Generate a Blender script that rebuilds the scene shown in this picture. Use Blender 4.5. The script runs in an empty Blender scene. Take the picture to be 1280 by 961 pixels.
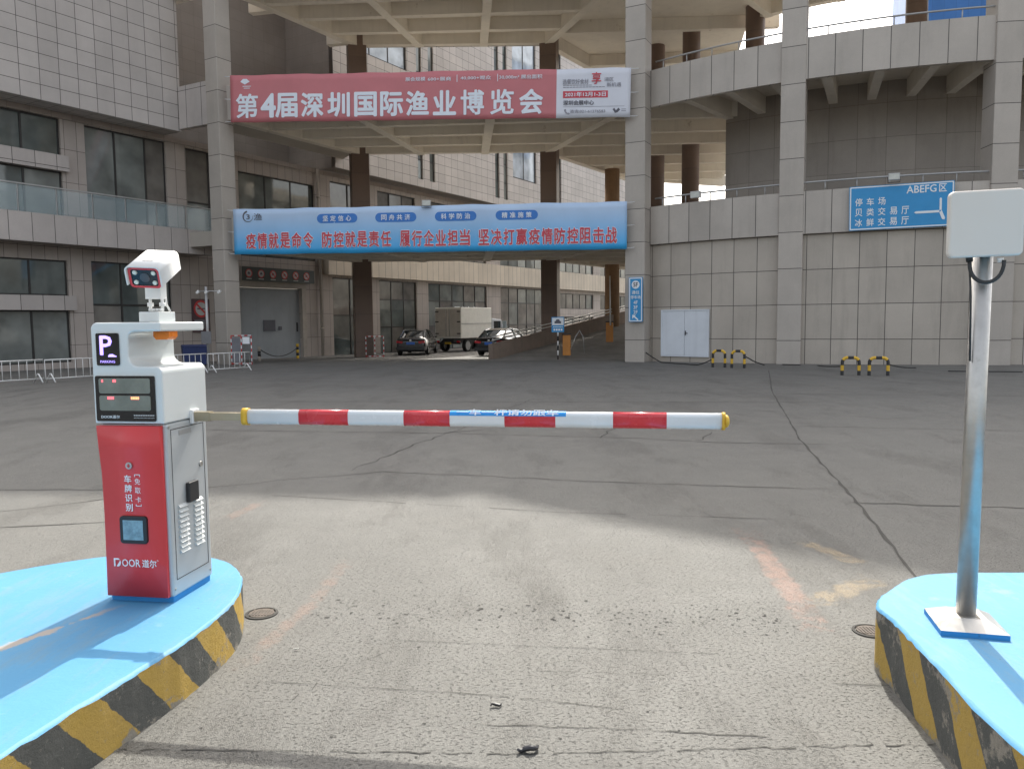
import bpy, bmesh, math, random
from mathutils import Vector, Matrix
random.seed(7)
R = math.radians
SC = bpy.context.scene
COL = SC.collection

# ------------------------------------------------------------------ camera
FX, CX, CY, YH, ROLL, EYE = 980.0, 640.0, 480.5, 400.5, 0.010, 1.6
PITCH = math.atan((CY - YH) / FX)
cam = bpy.data.cameras.new('camera')
cam.sensor_fit = 'HORIZONTAL'; cam.sensor_width = 36.0; cam.lens = 36.0 * FX / 1280.0
cam.clip_end = 2000; cam.clip_start = .05
camo = bpy.data.objects.new('camera', cam); COL.objects.link(camo)
camo.matrix_world = Matrix.Translation((0, 0, EYE)) @ Matrix.Rotation(R(90) - PITCH, 4, 'X') @ Matrix.Rotation(-ROLL, 4, 'Z')
SC.camera = camo
# ------------------------------------------------------------------ daylight
SUN_EL, SUN_AZ = R(47.6), math.atan2(.229, .973)       # azimuth measured from +Y towards +X
w = bpy.data.worlds.new('World'); SC.world = w; w.use_nodes = True
wn = w.node_tree; wn.nodes.clear()
sky = wn.nodes.new('ShaderNodeTexSky'); sky.sky_type = 'NISHITA'; sky.sun_disc = False
sky.sun_elevation = SUN_EL; sky.sun_rotation = SUN_AZ
sky.air_density = 1.0; sky.dust_density = 5.0; sky.ozone_density = 1.0
bg = wn.nodes.new('ShaderNodeBackground'); bg.inputs[1].default_value = 0.15
wo = wn.nodes.new('ShaderNodeOutputWorld')
hz = wn.nodes.new('ShaderNodeHueSaturation'); hz.inputs['Saturation'].default_value = .42      # hazy autumn air
wm = wn.nodes.new('ShaderNodeMix'); wm.data_type = 'RGBA'; wm.blend_type = 'MULTIPLY'; wm.inputs[0].default_value = 1; wm.inputs[7].default_value = (1.02, 1.0, .95, 1)
wn.links.new(sky.outputs[0], hz.inputs['Color']); wn.links.new(hz.outputs[0], wm.inputs[6]); wn.links.new(wm.outputs[2], bg.inputs[0]); wn.links.new(bg.outputs[0], wo.inputs[0])
sl = bpy.data.lights.new('sun', 'SUN'); sl.energy = 2.0; sl.angle = R(.55); sl.color = (1, .965, .88)
so = bpy.data.objects.new('sun', sl); COL.objects.link(so)
sd = Vector((math.sin(SUN_AZ) * math.cos(SUN_EL), math.cos(SUN_AZ) * math.cos(SUN_EL), math.sin(SUN_EL)))
so.rotation_euler = sd.to_track_quat('Z', 'Y').to_euler(); so.location = (20, 60, 60)
SC.view_settings.view_transform = 'Standard'; SC.view_settings.look = 'None'
SC.view_settings.gamma = 1; SC.view_settings.use_curve_mapping = False
SC.view_settings.exposure = 1.42
SC.cycles.max_bounces = 10; SC.cycles.diffuse_bounces = 7; SC.cycles.caustics_reflective = False
SC.cycles.use_denoising = True

# ------------------------------------------------------------------ helpers
def tag(o, label=None, cat=None, group=None, kind=None):
    if label: o['label'] = label
    if cat: o['category'] = cat
    if group: o['group'] = group
    if kind: o['kind'] = kind
    return o
def empty(name, loc=(0, 0, 0), rz=0.0):
    o = bpy.data.objects.new(name, None); COL.objects.link(o)
    o.location = loc; o.rotation_euler = (0, 0, rz); o.empty_display_size = .2
    return o
def copy_tree(o, parent=None):
    c = o.copy(); COL.objects.link(c)
    if parent: c.parent = parent
    for ch in list(o.children): copy_tree(ch, c)
    return c
def gz(y): return -.01 * max(0, min(y, 60) - 12)

class MB:
    """Collects faces; build() links them as one mesh object."""
    def __init__(s): s.F = []
    def face(s, pts, mat=0, uv=None, smooth=False):
        s.F.append(([Vector(p) for p in pts], mat, uv, smooth))
    def box(s, x0, x1, y0, y1, z0, z1, mat=0, M=None):
        c = [Vector((x, y, z)) for z in (z0, z1) for y in (y0, y1) for x in (x0, x1)]
        if M: c = [M @ p for p in c]
        for f in ((0, 2, 3, 1), (4, 5, 7, 6), (0, 1, 5, 4), (1, 3, 7, 5), (3, 2, 6, 7), (2, 0, 4, 6)):
            s.face([c[i] for i in f], mat)
        return s
    def prism(s, poly, z0, z1, mat=0, top=None, bottom=None):
        n = len(poly)
        s.face([(p[0], p[1], z0) for p in reversed(poly)], mat if bottom is None else bottom)
        s.face([(p[0], p[1], z1) for p in poly], mat if top is None else top)
        for i in range(n):
            a, b = poly[i], poly[(i + 1) % n]
            s.face([(a[0], a[1], z0), (b[0], b[1], z0), (b[0], b[1], z1), (a[0], a[1], z1)], mat)
        return s
    def extr(s, poly, y0, y1, mat=0, M=None, capmat=None):
        """poly in (x, z), extruded along y"""
        g = (lambda p: M @ Vector(p)) if M else Vector
        cm = mat if capmat is None else capmat
        n = len(poly)
        s.face([g((p[0], y0, p[1])) for p in poly], cm)
        s.face([g((p[0], y1, p[1])) for p in reversed(poly)], cm)
        for i in range(n):
            a, b = poly[i], poly[(i + 1) % n]
            s.face([g((a[0], y0, a[1])), g((b[0], y0, b[1])), g((b[0], y1, b[1])), g((a[0], y1, a[1]))], mat)
        return s
    def beam(s, a, b, wd, h, mat=0):
        """horizontal bar from a to b: width wd, top at a.z, depth h"""
        a, b = Vector(a), Vector(b); d = (b - a); d.z = 0; d.normalize(); n = Vector((-d.y, d.x, 0)) * wd / 2
        dn = Vector((0, 0, -h))
        q = [a - n + dn, a + n + dn, b + n + dn, b - n + dn, a - n, a + n, b + n, b - n]
        for f in ((0, 3, 2, 1), (4, 5, 6, 7), (0, 1, 5, 4), (1, 2, 6, 5), (2, 3, 7, 6), (3, 0, 4, 7)):
            s.face([q[i] for i in f], mat)
        return s
    def tube(s, path, r, n=10, mat=0, smooth=True, cap=True):
        P = [Vector(p) for p in path]; m = len(P); rr = r if isinstance(r, (list, tuple)) else [r] * m
        rings = []; up = None
        for i in range(m):
            t = (P[min(i + 1, m - 1)] - P[max(i - 1, 0)]).normalized()
            if up is None:
                up = Vector((0, 0, 1)) if abs(t.z) < .9 else Vector((1, 0, 0))
            x = t.cross(up).normalized(); y = x.cross(t).normalized(); up = y
            rings.append([P[i] + (x * math.cos(k * 2 * math.pi / n) + y * math.sin(k * 2 * math.pi / n)) * rr[i] for k in range(n)])
        for i in range(m - 1):
            for k in range(n):
                s.face([rings[i][k], rings[i][(k + 1) % n], rings[i + 1][(k + 1) % n], rings[i + 1][k]], mat, smooth=smooth)
        if cap:
            s.face(list(reversed(rings[0])), mat); s.face(rings[-1], mat)
        return s
    def build(s, name, mats, parent=None, bevel=0.0, seg=2, smooth=False, merge=True, solid=0):
        bm = bmesh.new(); uvl = bm.loops.layers.uv.new('UVMap')
        for pts, mi, uv, sm in s.F:
            vs = [bm.verts.new(p) for p in pts]
            try: f = bm.faces.new(vs)
            except ValueError: continue
            f.material_index = mi; f.smooth = sm or smooth
            if uv is None:
                f.normal_update(); n = f.normal
                ax = max(range(3), key=lambda i: abs(n[i]))
                for l in f.loops:
                    c = l.vert.co
                    l[uvl].uv = (c.y, c.z) if ax == 0 else ((c.x, c.z) if ax == 1 else (c.x, c.y))
            else:
                for l, q in zip(f.loops, uv): l[uvl].uv = q
        if merge:
            bmesh.ops.remove_doubles(bm, verts=bm.verts, dist=1e-5)
            bmesh.ops.recalc_face_normals(bm, faces=bm.faces)
        if bevel > 0:
            ed = [e for e in bm.edges if len(e.link_faces) == 2 and e.calc_face_angle(0) > R(30)]
            bmesh.ops.bevel(bm, geom=ed, offset=bevel, segments=seg, profile=.5, affect='EDGES', clamp_overlap=True)
        me = bpy.data.meshes.new(name); bm.to_mesh(me); bm.free()
        for m in (mats if isinstance(mats, (list, tuple)) else [mats]): me.materials.append(m)
        o = bpy.data.objects.new(name, me); COL.objects.link(o)
        if parent: o.parent = parent
        return o

def arc(cx, cy, r, a0, a1, n):
    return [(cx + r * math.cos(R(a0 + (a1 - a0) * i / n)), cy + r * math.sin(R(a0 + (a1 - a0) * i / n))) for i in range(n + 1)]
def rrect(w_, h_, r, n=5):
    p = []
    for cx, cz, a in ((w_ / 2 - r, h_ / 2 - r, 0), (-w_ / 2 + r, h_ / 2 - r, 90), (-w_ / 2 + r, -h_ / 2 + r, 180), (w_ / 2 - r, -h_ / 2 + r, 270)):
        p += arc(cx, cz, r, a, a + 90, n)
    return p

# writing: a text curve turned into a thin mesh, fitted to a width and height
def text_verts(body, bold=0.0):
    cu = bpy.data.curves.new('t', 'FONT'); cu.body = body; cu.size = 1
    cu.align_x = 'CENTER'; cu.align_y = 'CENTER'; cu.resolution_u = 2
    ob = bpy.data.objects.new('t', cu); COL.objects.link(ob)
    me = bpy.data.meshes.new_from_object(ob.evaluated_get(bpy.context.evaluated_depsgraph_get()))
    vs = [v.co.copy() for v in me.vertices]; fs = [tuple(p.vertices) for p in me.polygons]
    bpy.data.objects.remove(ob); bpy.data.curves.remove(cu); bpy.data.meshes.remove(me)
    if bold > 0:      # heavier strokes: slightly shifted copies, each a hair in front of the last
        v0, f0, k = list(vs), list(fs), len(vs)
        for i, (dx, dy) in enumerate(((1, 0), (-1, 0), (0, 1), (0, -1), (.7, .7), (-.7, -.7), (.7, -.7), (-.7, .7))):
            vs += [Vector((v.x + dx * bold, v.y + dy * bold, -(i + 1))) for v in v0]; fs += [tuple(j + k * (i + 1) for j in f) for f in f0]
    return vs, fs
def put_text(body, parent, c, xd, up, w_, h_, m, bold=0.0, name='lettering', eps=0.0, disp=None):
    vs, fs = text_verts(body, bold)
    x0 = min(v.x for v in vs); x1 = max(v.x for v in vs); y0 = min(v.y for v in vs); y1 = max(v.y for v in vs)
    h_ = h_ or w_ * (y1 - y0) / (x1 - x0); w_ = w_ or h_ * (x1 - x0) / (y1 - y0)
    c, xd, up = Vector(c), Vector(xd).normalized(), Vector(up).normalized(); nn = xd.cross(up)
    P = []
    for v in vs:
        q = c + xd * ((v.x - (x0 + x1) / 2) / (x1 - x0) * w_) + up * ((v.y - (y0 + y1) / 2) / (y1 - y0) * h_) + nn * (eps + v.z * min(.0006, h_ * .004))
        if disp: q = q + nn * disp(q)
        P.append(q)
    me = bpy.data.meshes.new(name); me.from_pydata(P, [], fs); me.materials.append(m)
    o = bpy.data.objects.new(name, me); COL.objects.link(o)
    if parent: o.parent = parent
    return o

# ------------------------------------------------------------------ materials
def _base(name):
    m = bpy.data.materials.new(name); m.use_nodes = True; nt = m.node_tree
    return m, nt, nt.nodes['Principled BSDF']
def nd(nt, typ, ins=None, **kw):
    n = nt.nodes.new(typ)
    for k, v in kw.items(): setattr(n, k, v)
    for k, v in (ins or {}).items():
        if hasattr(v, 'is_linked') or isinstance(v, bpy.types.NodeSocket): nt.links.new(v, n.inputs[k])
        else: n.inputs[k].default_value = v
    return n
def mth(nt, op, a, b=0.0, c=0.0, clamp=False):
    return nd(nt, 'ShaderNodeMath', {0: a, 1: b, 2: c}, operation=op, use_clamp=clamp).outputs[0]
def mixc(nt, fac, a, b, mode='MIX'):
    n = nd(nt, 'ShaderNodeMix', data_type='RGBA', blend_type=mode)
    for i, v in ((0, fac), (6, a), (7, b)):
        if isinstance(v, bpy.types.NodeSocket): nt.links.new(v, n.inputs[i])
        else: n.inputs[i].default_value = v if i == 0 else (tuple(v) + (1,))[:4]
    return n.outputs[2]
def noise(nt, vec, scale, detail=4, rough=.55):
    n = nd(nt, 'ShaderNodeTexNoise', {'Scale': scale, 'Detail': detail, 'Roughness': rough})
    if vec is not None: nt.links.new(vec, n.inputs['Vector'])
    return n.outputs['Fac']
def rng(nt, v, a, b, c=0.0, d=1.0, smooth=False):
    n = nd(nt, 'ShaderNodeMapRange', {0: v, 1: a, 2: b, 3: c, 4: d}, clamp=True)
    if smooth: n.interpolation_type = 'SMOOTHSTEP'
    return n.outputs[0]
def ocoord(nt, sc=(1, 1, 1)):
    t = nd(nt, 'ShaderNodeTexCoord')
    return nd(nt, 'ShaderNodeMapping', {0: t.outputs['Object'], 3: sc}).outputs[0]
def bump(nt, b, h, strength, dist=.01):
    n = nd(nt, 'ShaderNodeBump', {'Strength': strength, 'Distance': dist, 'Height': h})
    nt.links.new(n.outputs[0], b.inputs['Normal'])

def plain(name, col, rough=.55, metal=0.0, var=.12, vs=2.5, spec=.5, emit=0.0, bp=0.0, bs=60, streak=0.0, dirt=None, coat=0.0):
    m, nt, b = _base(name)
    b.inputs['Roughness'].default_value = rough; b.inputs['Metallic'].default_value = metal
    b.inputs['Specular IOR Level'].default_value = spec; b.inputs['Coat Weight'].default_value = coat
    v = ocoord(nt)
    n = rng(nt, noise(nt, v, vs, 5, .6), .3, .7, 1 - var, 1 + var)
    c = nd(nt, 'ShaderNodeVectorMath', {0: tuple(col[:3]), 'Scale': n}, operation='SCALE').outputs[0]
    if streak:
        sv = ocoord(nt, (1, 1, .06))
        k = rng(nt, noise(nt, sv, 3.0, 5, .65), .52, .75)
        c = mixc(nt, mth(nt, 'MULTIPLY', k, streak), c, (.06, .055, .05))
    if dirt:
        k = rng(nt, noise(nt, v, dirt[0], 7, .7), dirt[1], dirt[1] + .12)
        c = mixc(nt, k, c, dirt[2])
    nt.links.new(c, b.inputs['Base Color'])
    nt.links.new(rng(nt, noise(nt, v, vs * 3, 4), .3, .7, max(0, rough - .08), min(1, rough + .08)), b.inputs['Roughness'])
    if bp: bump(nt, b, noise(nt, v, bs, 4), bp)
    if emit:
        b.inputs['Emission Color'].default_value = tuple(col[:3]) + (1,); b.inputs['Emission Strength'].default_value = emit
    return m

def tile(name, col, pw, ph, ou=0.0, ov=0.0, jw=.014, jcol=(.085, .078, .072), var=.06, rough=.5, stain=.25, grain=40):
    """stone panels in UV metres with dark joints"""
    m, nt, b = _base(name); b.inputs['Roughness'].default_value = rough; b.inputs['Specular IOR Level'].default_value = .35
    t = nd(nt, 'ShaderNodeTexCoord'); s = nd(nt, 'ShaderNodeSeparateXYZ', {0: t.outputs['UV']})
    U = mth(nt, 'DIVIDE', mth(nt, 'SUBTRACT', s.outputs[0], ou), pw); V = mth(nt, 'DIVIDE', mth(nt, 'SUBTRACT', s.outputs[1], ov), ph)
    def edge(q, sz):
        f = mth(nt, 'FRACT', q); d = mth(nt, 'MULTIPLY', mth(nt, 'MINIMUM', f, mth(nt, 'SUBTRACT', 1.0, f)), sz)
        return d
    d = mth(nt, 'MINIMUM', edge(U, pw), edge(V, ph))
    line = rng(nt, d, jw * .45, jw * .8, 1, 0)
    cell = nd(nt, 'ShaderNodeCombineXYZ', {0: mth(nt, 'FLOOR', U), 1: mth(nt, 'FLOOR', V)})
    wn_ = nd(nt, 'ShaderNodeTexWhiteNoise', {0: cell.outputs[0]}, noise_dimensions='2D')
    k = rng(nt, wn_.outputs[0], 0, 1, 1 - var, 1 + var)
    v = ocoord(nt)
    k2 = mth(nt, 'MULTIPLY', k, rng(nt, noise(nt, v, grain, 3, .7), .25, .75, .93, 1.07))
    k2 = mth(nt, 'MULTIPLY', k2, rng(nt, noise(nt, v, .45, 5, .65), .3, .7, .88, 1.08))
    c = nd(nt, 'ShaderNodeVectorMath', {0: tuple(col), 'Scale': k2}, operation='SCALE').outputs[0]
    if stain:
        sv = ocoord(nt, (1, 1, .12))
        q = rng(nt, noise(nt, sv, 1.6, 7, .7), .52, .74)
        c = mixc(nt, mth(nt, 'MULTIPLY', q, stain), c, (.10, .085, .07))
    c = mixc(nt, line, c, jcol)
    nt.links.new(c, b.inputs['Base Color'])
    bump(nt, b, rng(nt, d, 0, jw, 0, 1), .5, .01)
    return m

def glass_dark(name, col, rough=.04, spec=1.0):
    m, nt, b = _base(name); v = ocoord(nt)
    n = rng(nt, noise(nt, v, .7, 3), .3, .7, .6, 1.4)
    c = nd(nt, 'ShaderNodeVectorMath', {0: col, 'Scale': n}, operation='SCALE').outputs[0]
    nt.links.new(c, b.inputs['Base Color']); b.inputs['Roughness'].default_value = rough; b.inputs['Specular IOR Level'].default_value = spec
    bump(nt, b, noise(nt, v, .9, 2), .06, .05)
    return m
def glass_clear(name, tint, alpha):
    m, nt, b = _base(name)
    b.inputs['Base Color'].default_value = tint + (1,); b.inputs['Roughness'].default_value = .03; b.inputs['Alpha'].default_value = alpha
    return m

M = {}
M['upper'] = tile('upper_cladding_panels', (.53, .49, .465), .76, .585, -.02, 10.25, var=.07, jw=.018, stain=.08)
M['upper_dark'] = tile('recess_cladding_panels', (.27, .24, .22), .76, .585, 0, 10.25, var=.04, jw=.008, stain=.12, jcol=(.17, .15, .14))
M['pil'] = tile('pilaster_granite', (.455, .40, .365), .52, 1.34, .08, .76, var=.07, jw=.014, stain=.12)
M['lintel'] = tile('lintel_granite', (.34, .29, .26), .85, 3.0, 0, -1, var=.05, jw=.008, stain=.12)
M['parapet'] = tile('parapet_panels', (.50, .455, .43), .86, 4.0, .1, 4.0, var=.07, jw=.02, stain=.15)
M['ring_wall'] = tile('ramp_wall_granite', (.48, .43, .375), .92, 1.32, .3, .77, var=.055, jw=.02, stain=.22)
M['ring_par'] = tile('ramp_parapet_granite', (.50, .455, .41), .92, 9.0, .3, -2, var=.06, jw=.022, stain=.15)
M['column'] = tile('column_granite', (.485, .44, .395), 5.0, 1.37, 2.5, .72, var=.05, jw=.02, stain=.12)
M['brown'] = tile('brown_column_tile', (.185, .13, .105), 3.0, 1.5, 1.5, .5, var=.06, jw=.01, stain=.2)
M['core'] = tile('core_wall_tile', (.36, .32, .285), 1.1, 1.37, 0, .7, var=.07, jw=.008, stain=.25, jcol=(.09, .08, .07))
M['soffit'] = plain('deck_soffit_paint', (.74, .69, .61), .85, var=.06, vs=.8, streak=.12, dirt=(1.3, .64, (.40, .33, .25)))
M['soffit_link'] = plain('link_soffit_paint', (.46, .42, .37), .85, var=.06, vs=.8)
M['deck'] = plain('deck_concrete', (.33, .31, .28), .9, var=.15)
M['band'] = tile('cream_band_panels', (.62, .54, .44), .62, 6.0, 0, 0, var=.05, jw=.02, stain=.18)
M['win'] = glass_dark('window_glass', (.115, .135, .132))
M['win_mid'] = glass_dark('smoked_window_glass', (.185, .20, .19), .06)
M['win_light'] = glass_dark('blind_window_glass', (.17, .16, .148), .1)
M['win_sky'] = glass_dark('painted_sky_glass', (.42, .48, .55), .03, 1.0)  # pale blue base colour painted in for the sky's reflection
M['frame'] = plain('dark_window_frame', (.03, .028, .027), .45, var=.1)
M['dark'] = plain('dark_opening', (.02, .018, .017), .8)
M['shutter'] = plain('loading_door_panel', (.36, .38, .40), .5, var=.08, vs=1.2, streak=.15)
M['shutter_frame'] = plain('loading_door_frame', (.42, .37, .32), .6)
M['railglass'] = glass_clear('balcony_glass', (.55, .68, .72), .22)
M['steel'] = plain('brushed_steel', (.50, .485, .46), .44, 1.0, var=.12, vs=9, dirt=(11, .63, (.30, .27, .23)))
M['galv'] = plain('galvanised_pipe', (.42, .42, .42), .45, .6, var=.1)
M['white'] = plain('white_paint', (.78, .78, .77), .4, var=.05)
M['whitedoor'] = plain('white_door_paint', (.72, .76, .82), .45, var=.05, vs=1.5, streak=.08)
M['black'] = plain('black_plastic', (.02, .02, .022), .45)
M['rubber'] = plain('black_rubber', (.022, .022, .022), .8)
M['cable'] = plain('cable_jacket', (.03, .03, .03), .6)
M['yellow'] = plain('yellow_paint', (.72, .44, .04), .55, dirt=(9, .66, (.25, .2, .12)))
M['blackp'] = plain('black_paint', (.03, .03, .032), .55, dirt=(9, .68, (.2, .19, .17)))
M['redp'] = plain('red_paint', (.55, .05, .05), .5)
M['bluesign'] = plain('blue_sign_sheet', (.03, .29, .62), .45, var=.04)
M['signwhite'] = plain('white_sign_film', (.82, .85, .88), .5, var=.02)
M['orange'] = plain('orange_lens', (.85, .22, .02), .3, var=.05)
M['gateorange'] = plain('orange_gate_cabinet', (.55, .22, .04), .5)

# ------------------------------------------------------------------ ground
def ground_mat(name='yard_concrete'):
    m, nt, b = _base(name); v = ocoord(nt)
    big = noise(nt, v, .22, 5, .6); mid = noise(nt, v, 1.1, 6, .65); fine = noise(nt, v, 26, 5, .75); grit = noise(nt, v, 140, 3, .7)
    st = noise(nt, ocoord(nt, (1.6, .22, 1)), .9, 6, .7)             # tyre-polished streaks along the lane
    c = mixc(nt, rng(nt, big, .3, .7), (.124, .122, .112), (.166, .163, .149))
    c = mixc(nt, rng(nt, st, .48, .72, 0, .6), c, (.098, .094, .087))
    c = mixc(nt, rng(nt, mid, .54, .72, 0, .55), c, (.215, .207, .187))
    blot = noise(nt, v, 3.2, 8, .75)
    c = mixc(nt, rng(nt, blot, .52, .66, 0, .5), c, (.10, .096, .088))
    c = mixc(nt, rng(nt, fine, .38, .66, 0, .6), c, (.108, .104, .095))
    c = mixc(nt, rng(nt, grit, .52, .68, 0, .5), c, (.27, .26, .24))
    pit = rng(nt, noise(nt, ocoord(nt, (1, 1.5, 1)), 52, 8, .8), .55, .64)
    c = mixc(nt, mth(nt, 'MULTIPLY', pit, rng(nt, mth(nt, 'ADD', mth(nt, 'MULTIPLY', blot, .5), mth(nt, 'MULTIPLY', mid, .5)), .46, .62, .0, .62)), c, (.062, .06, .054))
    vo = nd(nt, 'ShaderNodeTexVoronoi', {'Vector': v, 'Scale': 150.0, 'Randomness': 1.0})
    wear = rng(nt, noise(nt, ocoord(nt, (1.3, .4, 1)), .8, 6, .7), .50, .62)
    ag = mth(nt, 'MULTIPLY', wear, rng(nt, vo.outputs['Distance'], .25, .45))
    c = mixc(nt, mth(nt, 'MULTIPLY', ag, .35), c, (.10, .092, .08))
    spots = rng(nt, noise(nt, v, 6.5, 5, .6), .69, .73, 0, .5)
    c = mixc(nt, spots, c, (.085, .08, .075))
    # shaded far yard: a paler grey mixed into the colour to lift the shade
    pos = nd(nt, 'ShaderNodeSeparateXYZ', {0: v}).outputs[1]
    edge = mth(nt, 'ADD', pos, mth(nt, 'MULTIPLY', mid, 3.0))
    c = mixc(nt, rng(nt, edge, 6.2, 10.5, 0, .35), c, (.155, .151, .145))
    nt.links.new(c, b.inputs['Base Color'])
    nt.links.new(rng(nt, mid, .3, .7, .62, .85), b.inputs['Roughness'])
    h = mth(nt, 'ADD', mth(nt, 'MULTIPLY', fine, .6), mth(nt, 'MULTIPLY', grit, .4))
    h = mth(nt, 'SUBTRACT', mth(nt, 'SUBTRACT', h, mth(nt, 'MULTIPLY', ag, .7)), mth(nt, 'MULTIPLY', pit, .8))
    bump(nt, b, h, .8, .008)
    return m
M['ground'] = ground_mat()
g = MB(); ys = [-60, -10, 0, 6, 12, 20, 30, 45, 60, 120, 400]; xs = [-200, -40, -10, 0, 10, 40, 200]
for i in range(len(ys) - 1):
    for j in range(len(xs) - 1):
        g.face([(xs[j], ys[i], gz(ys[i])), (xs[j + 1], ys[i], gz(ys[i])), (xs[j + 1], ys[i + 1], gz(ys[i + 1])), (xs[j], ys[i + 1], gz(ys[i + 1]))])
tag(g.build('ground', M['ground']), 'grey concrete yard with cracks and tyre stains', kind='structure')

# joints and cracks: irregular dark strips lying 3 mm above the slab
M['crack'] = plain('crack_dirt', (.06, .057, .052), .95)
def strip(mb, pts, wd, jit=.02, step=.18, z=.003, gap=0.0):
    P = []
    for a, b_ in zip(pts[:-1], pts[1:]):
        a, b_ = Vector(a), Vector(b_); n = max(1, int((b_ - a).length / step))
        P += [a.lerp(b_, i / n) for i in range(n)]
    P.append(Vector(pts[-1]))
    for i in range(1, len(P) - 1): P[i] = P[i] + Vector((random.uniform(-jit, jit), random.uniform(-jit, jit)))
    W = [wd * (.6 if pts[0].y < 4.5 else 1) * random.uniform(.35, 1.25) for _ in P]; W[0] = W[-1] = wd * .3
    for i in range(len(P) - 1):
        if random.random() < gap: continue
        d = (P[i + 1] - P[i]); n = Vector((-d.y, d.x)).normalized()
        q = [P[i] - n * W[i] / 2, P[i + 1] - n * W[i + 1] / 2, P[i + 1] + n * W[i + 1] / 2, P[i] + n * W[i] / 2]
        mb.face([(p.x, p.y, gz(p.y) + z) for p in q])
def V2(*a): return [Vector(p) for p in a]
mb = MB()
strip(mb, V2((8.6, 26.2), (5.82, 17.46), (3.77, 10.18), (2.98, 6.68), (2.45, 4.6)), .028, .012)
strip(mb, V2((-6.2, 5.9), (-4.42, 6.64), (-2.92, 7.61), (-1.39, 8.3), (-.01, 7.9), (1.98, 7.38), (3.12, 7.19)), .018, .03)
strip(mb, V2((2.9, 6.68), (4.25, 6.42), (6.5, 6.0)), .022)
strip(mb, V2((-1.74, 8.38), (-1.26, 10.17), (-.73, 11.66), (-.53, 12.64), (.47, 16.46)), .022, .04)
strip(mb, V2((-1.0, 11.2), (-.35, 11.5)), .025, .03)
strip(mb, V2((-7, 12.2), (-4.08, 11.64), (-2.7, 11.37), (-1.16, 11.18), (1.72, 10.46), (2.58, 10.05), (4, 9.8)), .022, .02)
strip(mb, V2((1.18, 10.49), (1.45, 11.33), (1.83, 11.92)), .02, .04); strip(mb, V2((2.4, 10.2), (2.51, 10.3), (2.82, 10.99)), .02, .03)
strip(mb, V2((-2.41, 7.24), (.34, 6.45), (2.27, 6.11)), .010, .01, gap=.15)
strip(mb, V2((-1.12, 3.39), (-.15, 3.25), (.45, 3.11)), .007, .004, .06, gap=.1)
strip(mb, V2((-.58, 3.83), (.98, 3.63)), .006, .003, .06, gap=.12); strip(mb, V2((-.3, 3.5), (.75, 3.42)), .005, .004, .05, gap=.25)
strip(mb, V2((-1.5, 2.84), (-.98, 2.82), (.05, 2.78), (.6, 2.80), (1.67, 2.82)), .010, .008, .04, gap=.12)
strip(mb, V2((-.17, 3.0), (.35, 2.96), (.97, 2.88)), .009, .008, .05); strip(mb, V2((1.39, 3.32), (1.66, 3.29)), .009, .004, .05)
strip(mb, V2((-4.9, 5.95), (-4.07, 6.11), (-3.2, 6.3), (-2.6, 6.2)), .02); strip(mb, V2((-6.5, 7.6), (-4.06, 7.52), (-3, 7.4)), .015)
strip(mb, V2((4.2, 11.5), (7, 10.8), (11, 9.5)), .02); strip(mb, V2((-9, 17), (-4, 16.2), (1, 15.6), (6, 15)), .03, .04)
strip(mb, V2((5.6, 17), (10, 16), (16, 15.2)), .03); strip(mb, V2((5.2, 13.2), (5.9, 12.2), (6.4, 12.4)), .02, .05)
strip(mb, V2((-.95, 3.2), (-.80, 3.55), (-.62, 3.7)), .006, .02, .06, gap=.2)
tag(mb.build('ground_crack', M['crack']), 'dark cracks and joints in the concrete yard', kind='structure')

# crumbled surface band and small pits across the lane
mb = MB()
for k in range(500):
    u = random.random(); x = -1.15 + 2.6 * u + random.gauss(0, .03); y = 4.27 - .22 * u + random.gauss(0, .11)
    r_ = abs(random.gauss(0, .0035)) + .0015
    mb.face([(x + r_ * random.uniform(.6, 1.6) * math.cos(a), y + r_ * random.uniform(.5, 1.2) * math.sin(a), .0025) for a in [i * math.pi / 3 for i in range(6)]])
for k in range(160):
    x = random.uniform(-1.3, 1.6); y = random.uniform(2.3, 6.0); r_ = abs(random.gauss(0, .0028)) + .0012
    mb.face([(x + r_ * random.uniform(.6, 1.6) * math.cos(a), y + r_ * random.uniform(.5, 1.2) * math.sin(a), .0025) for a in [i * math.pi / 3 for i in range(6)]])
tag(mb.build('ground_pits', M['crack'], merge=False), 'crumbled pits in the lane surface', kind='structure')

def worn(name, col, thr=.5, soft=.14, scale=11, al=.24):
    m, nt, b = _base(name); v = ocoord(nt); b.inputs['Base Color'].default_value = col + (1,); b.inputs['Roughness'].default_value = .8
    t = nd(nt, 'ShaderNodeTexCoord'); s = nd(nt, 'ShaderNodeSeparateXYZ', {0: t.outputs['UV']})
    e = mth(nt, 'MULTIPLY', mth(nt, 'MULTIPLY', s.outputs[0], mth(nt, 'SUBTRACT', 1.0, s.outputs[0])), 4.0)
    e2 = mth(nt, 'MULTIPLY', mth(nt, 'MULTIPLY', s.outputs[1], mth(nt, 'SUBTRACT', 1.0, s.outputs[1])), 4.0)
    q = mth(nt, 'ADD', noise(nt, v, scale, 8, .75), mth(nt, 'MULTIPLY', mth(nt, 'SUBTRACT', mth(nt, 'MINIMUM', e, e2), .55), .35))
    nt.links.new(mth(nt, 'MULTIPLY', rng(nt, q, thr, thr + soft), al), b.inputs['Alpha'])
    return m
M['pink'] = worn('worn_red_road_paint', (.62, .38, .30), .50)
M['faint'] = worn('faint_red_road_paint', (.58, .38, .30), .53, .14, 9, .16)
M['yellowworn'] = worn('worn_yellow_road_paint', (.62, .48, .30), .50)
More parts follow.
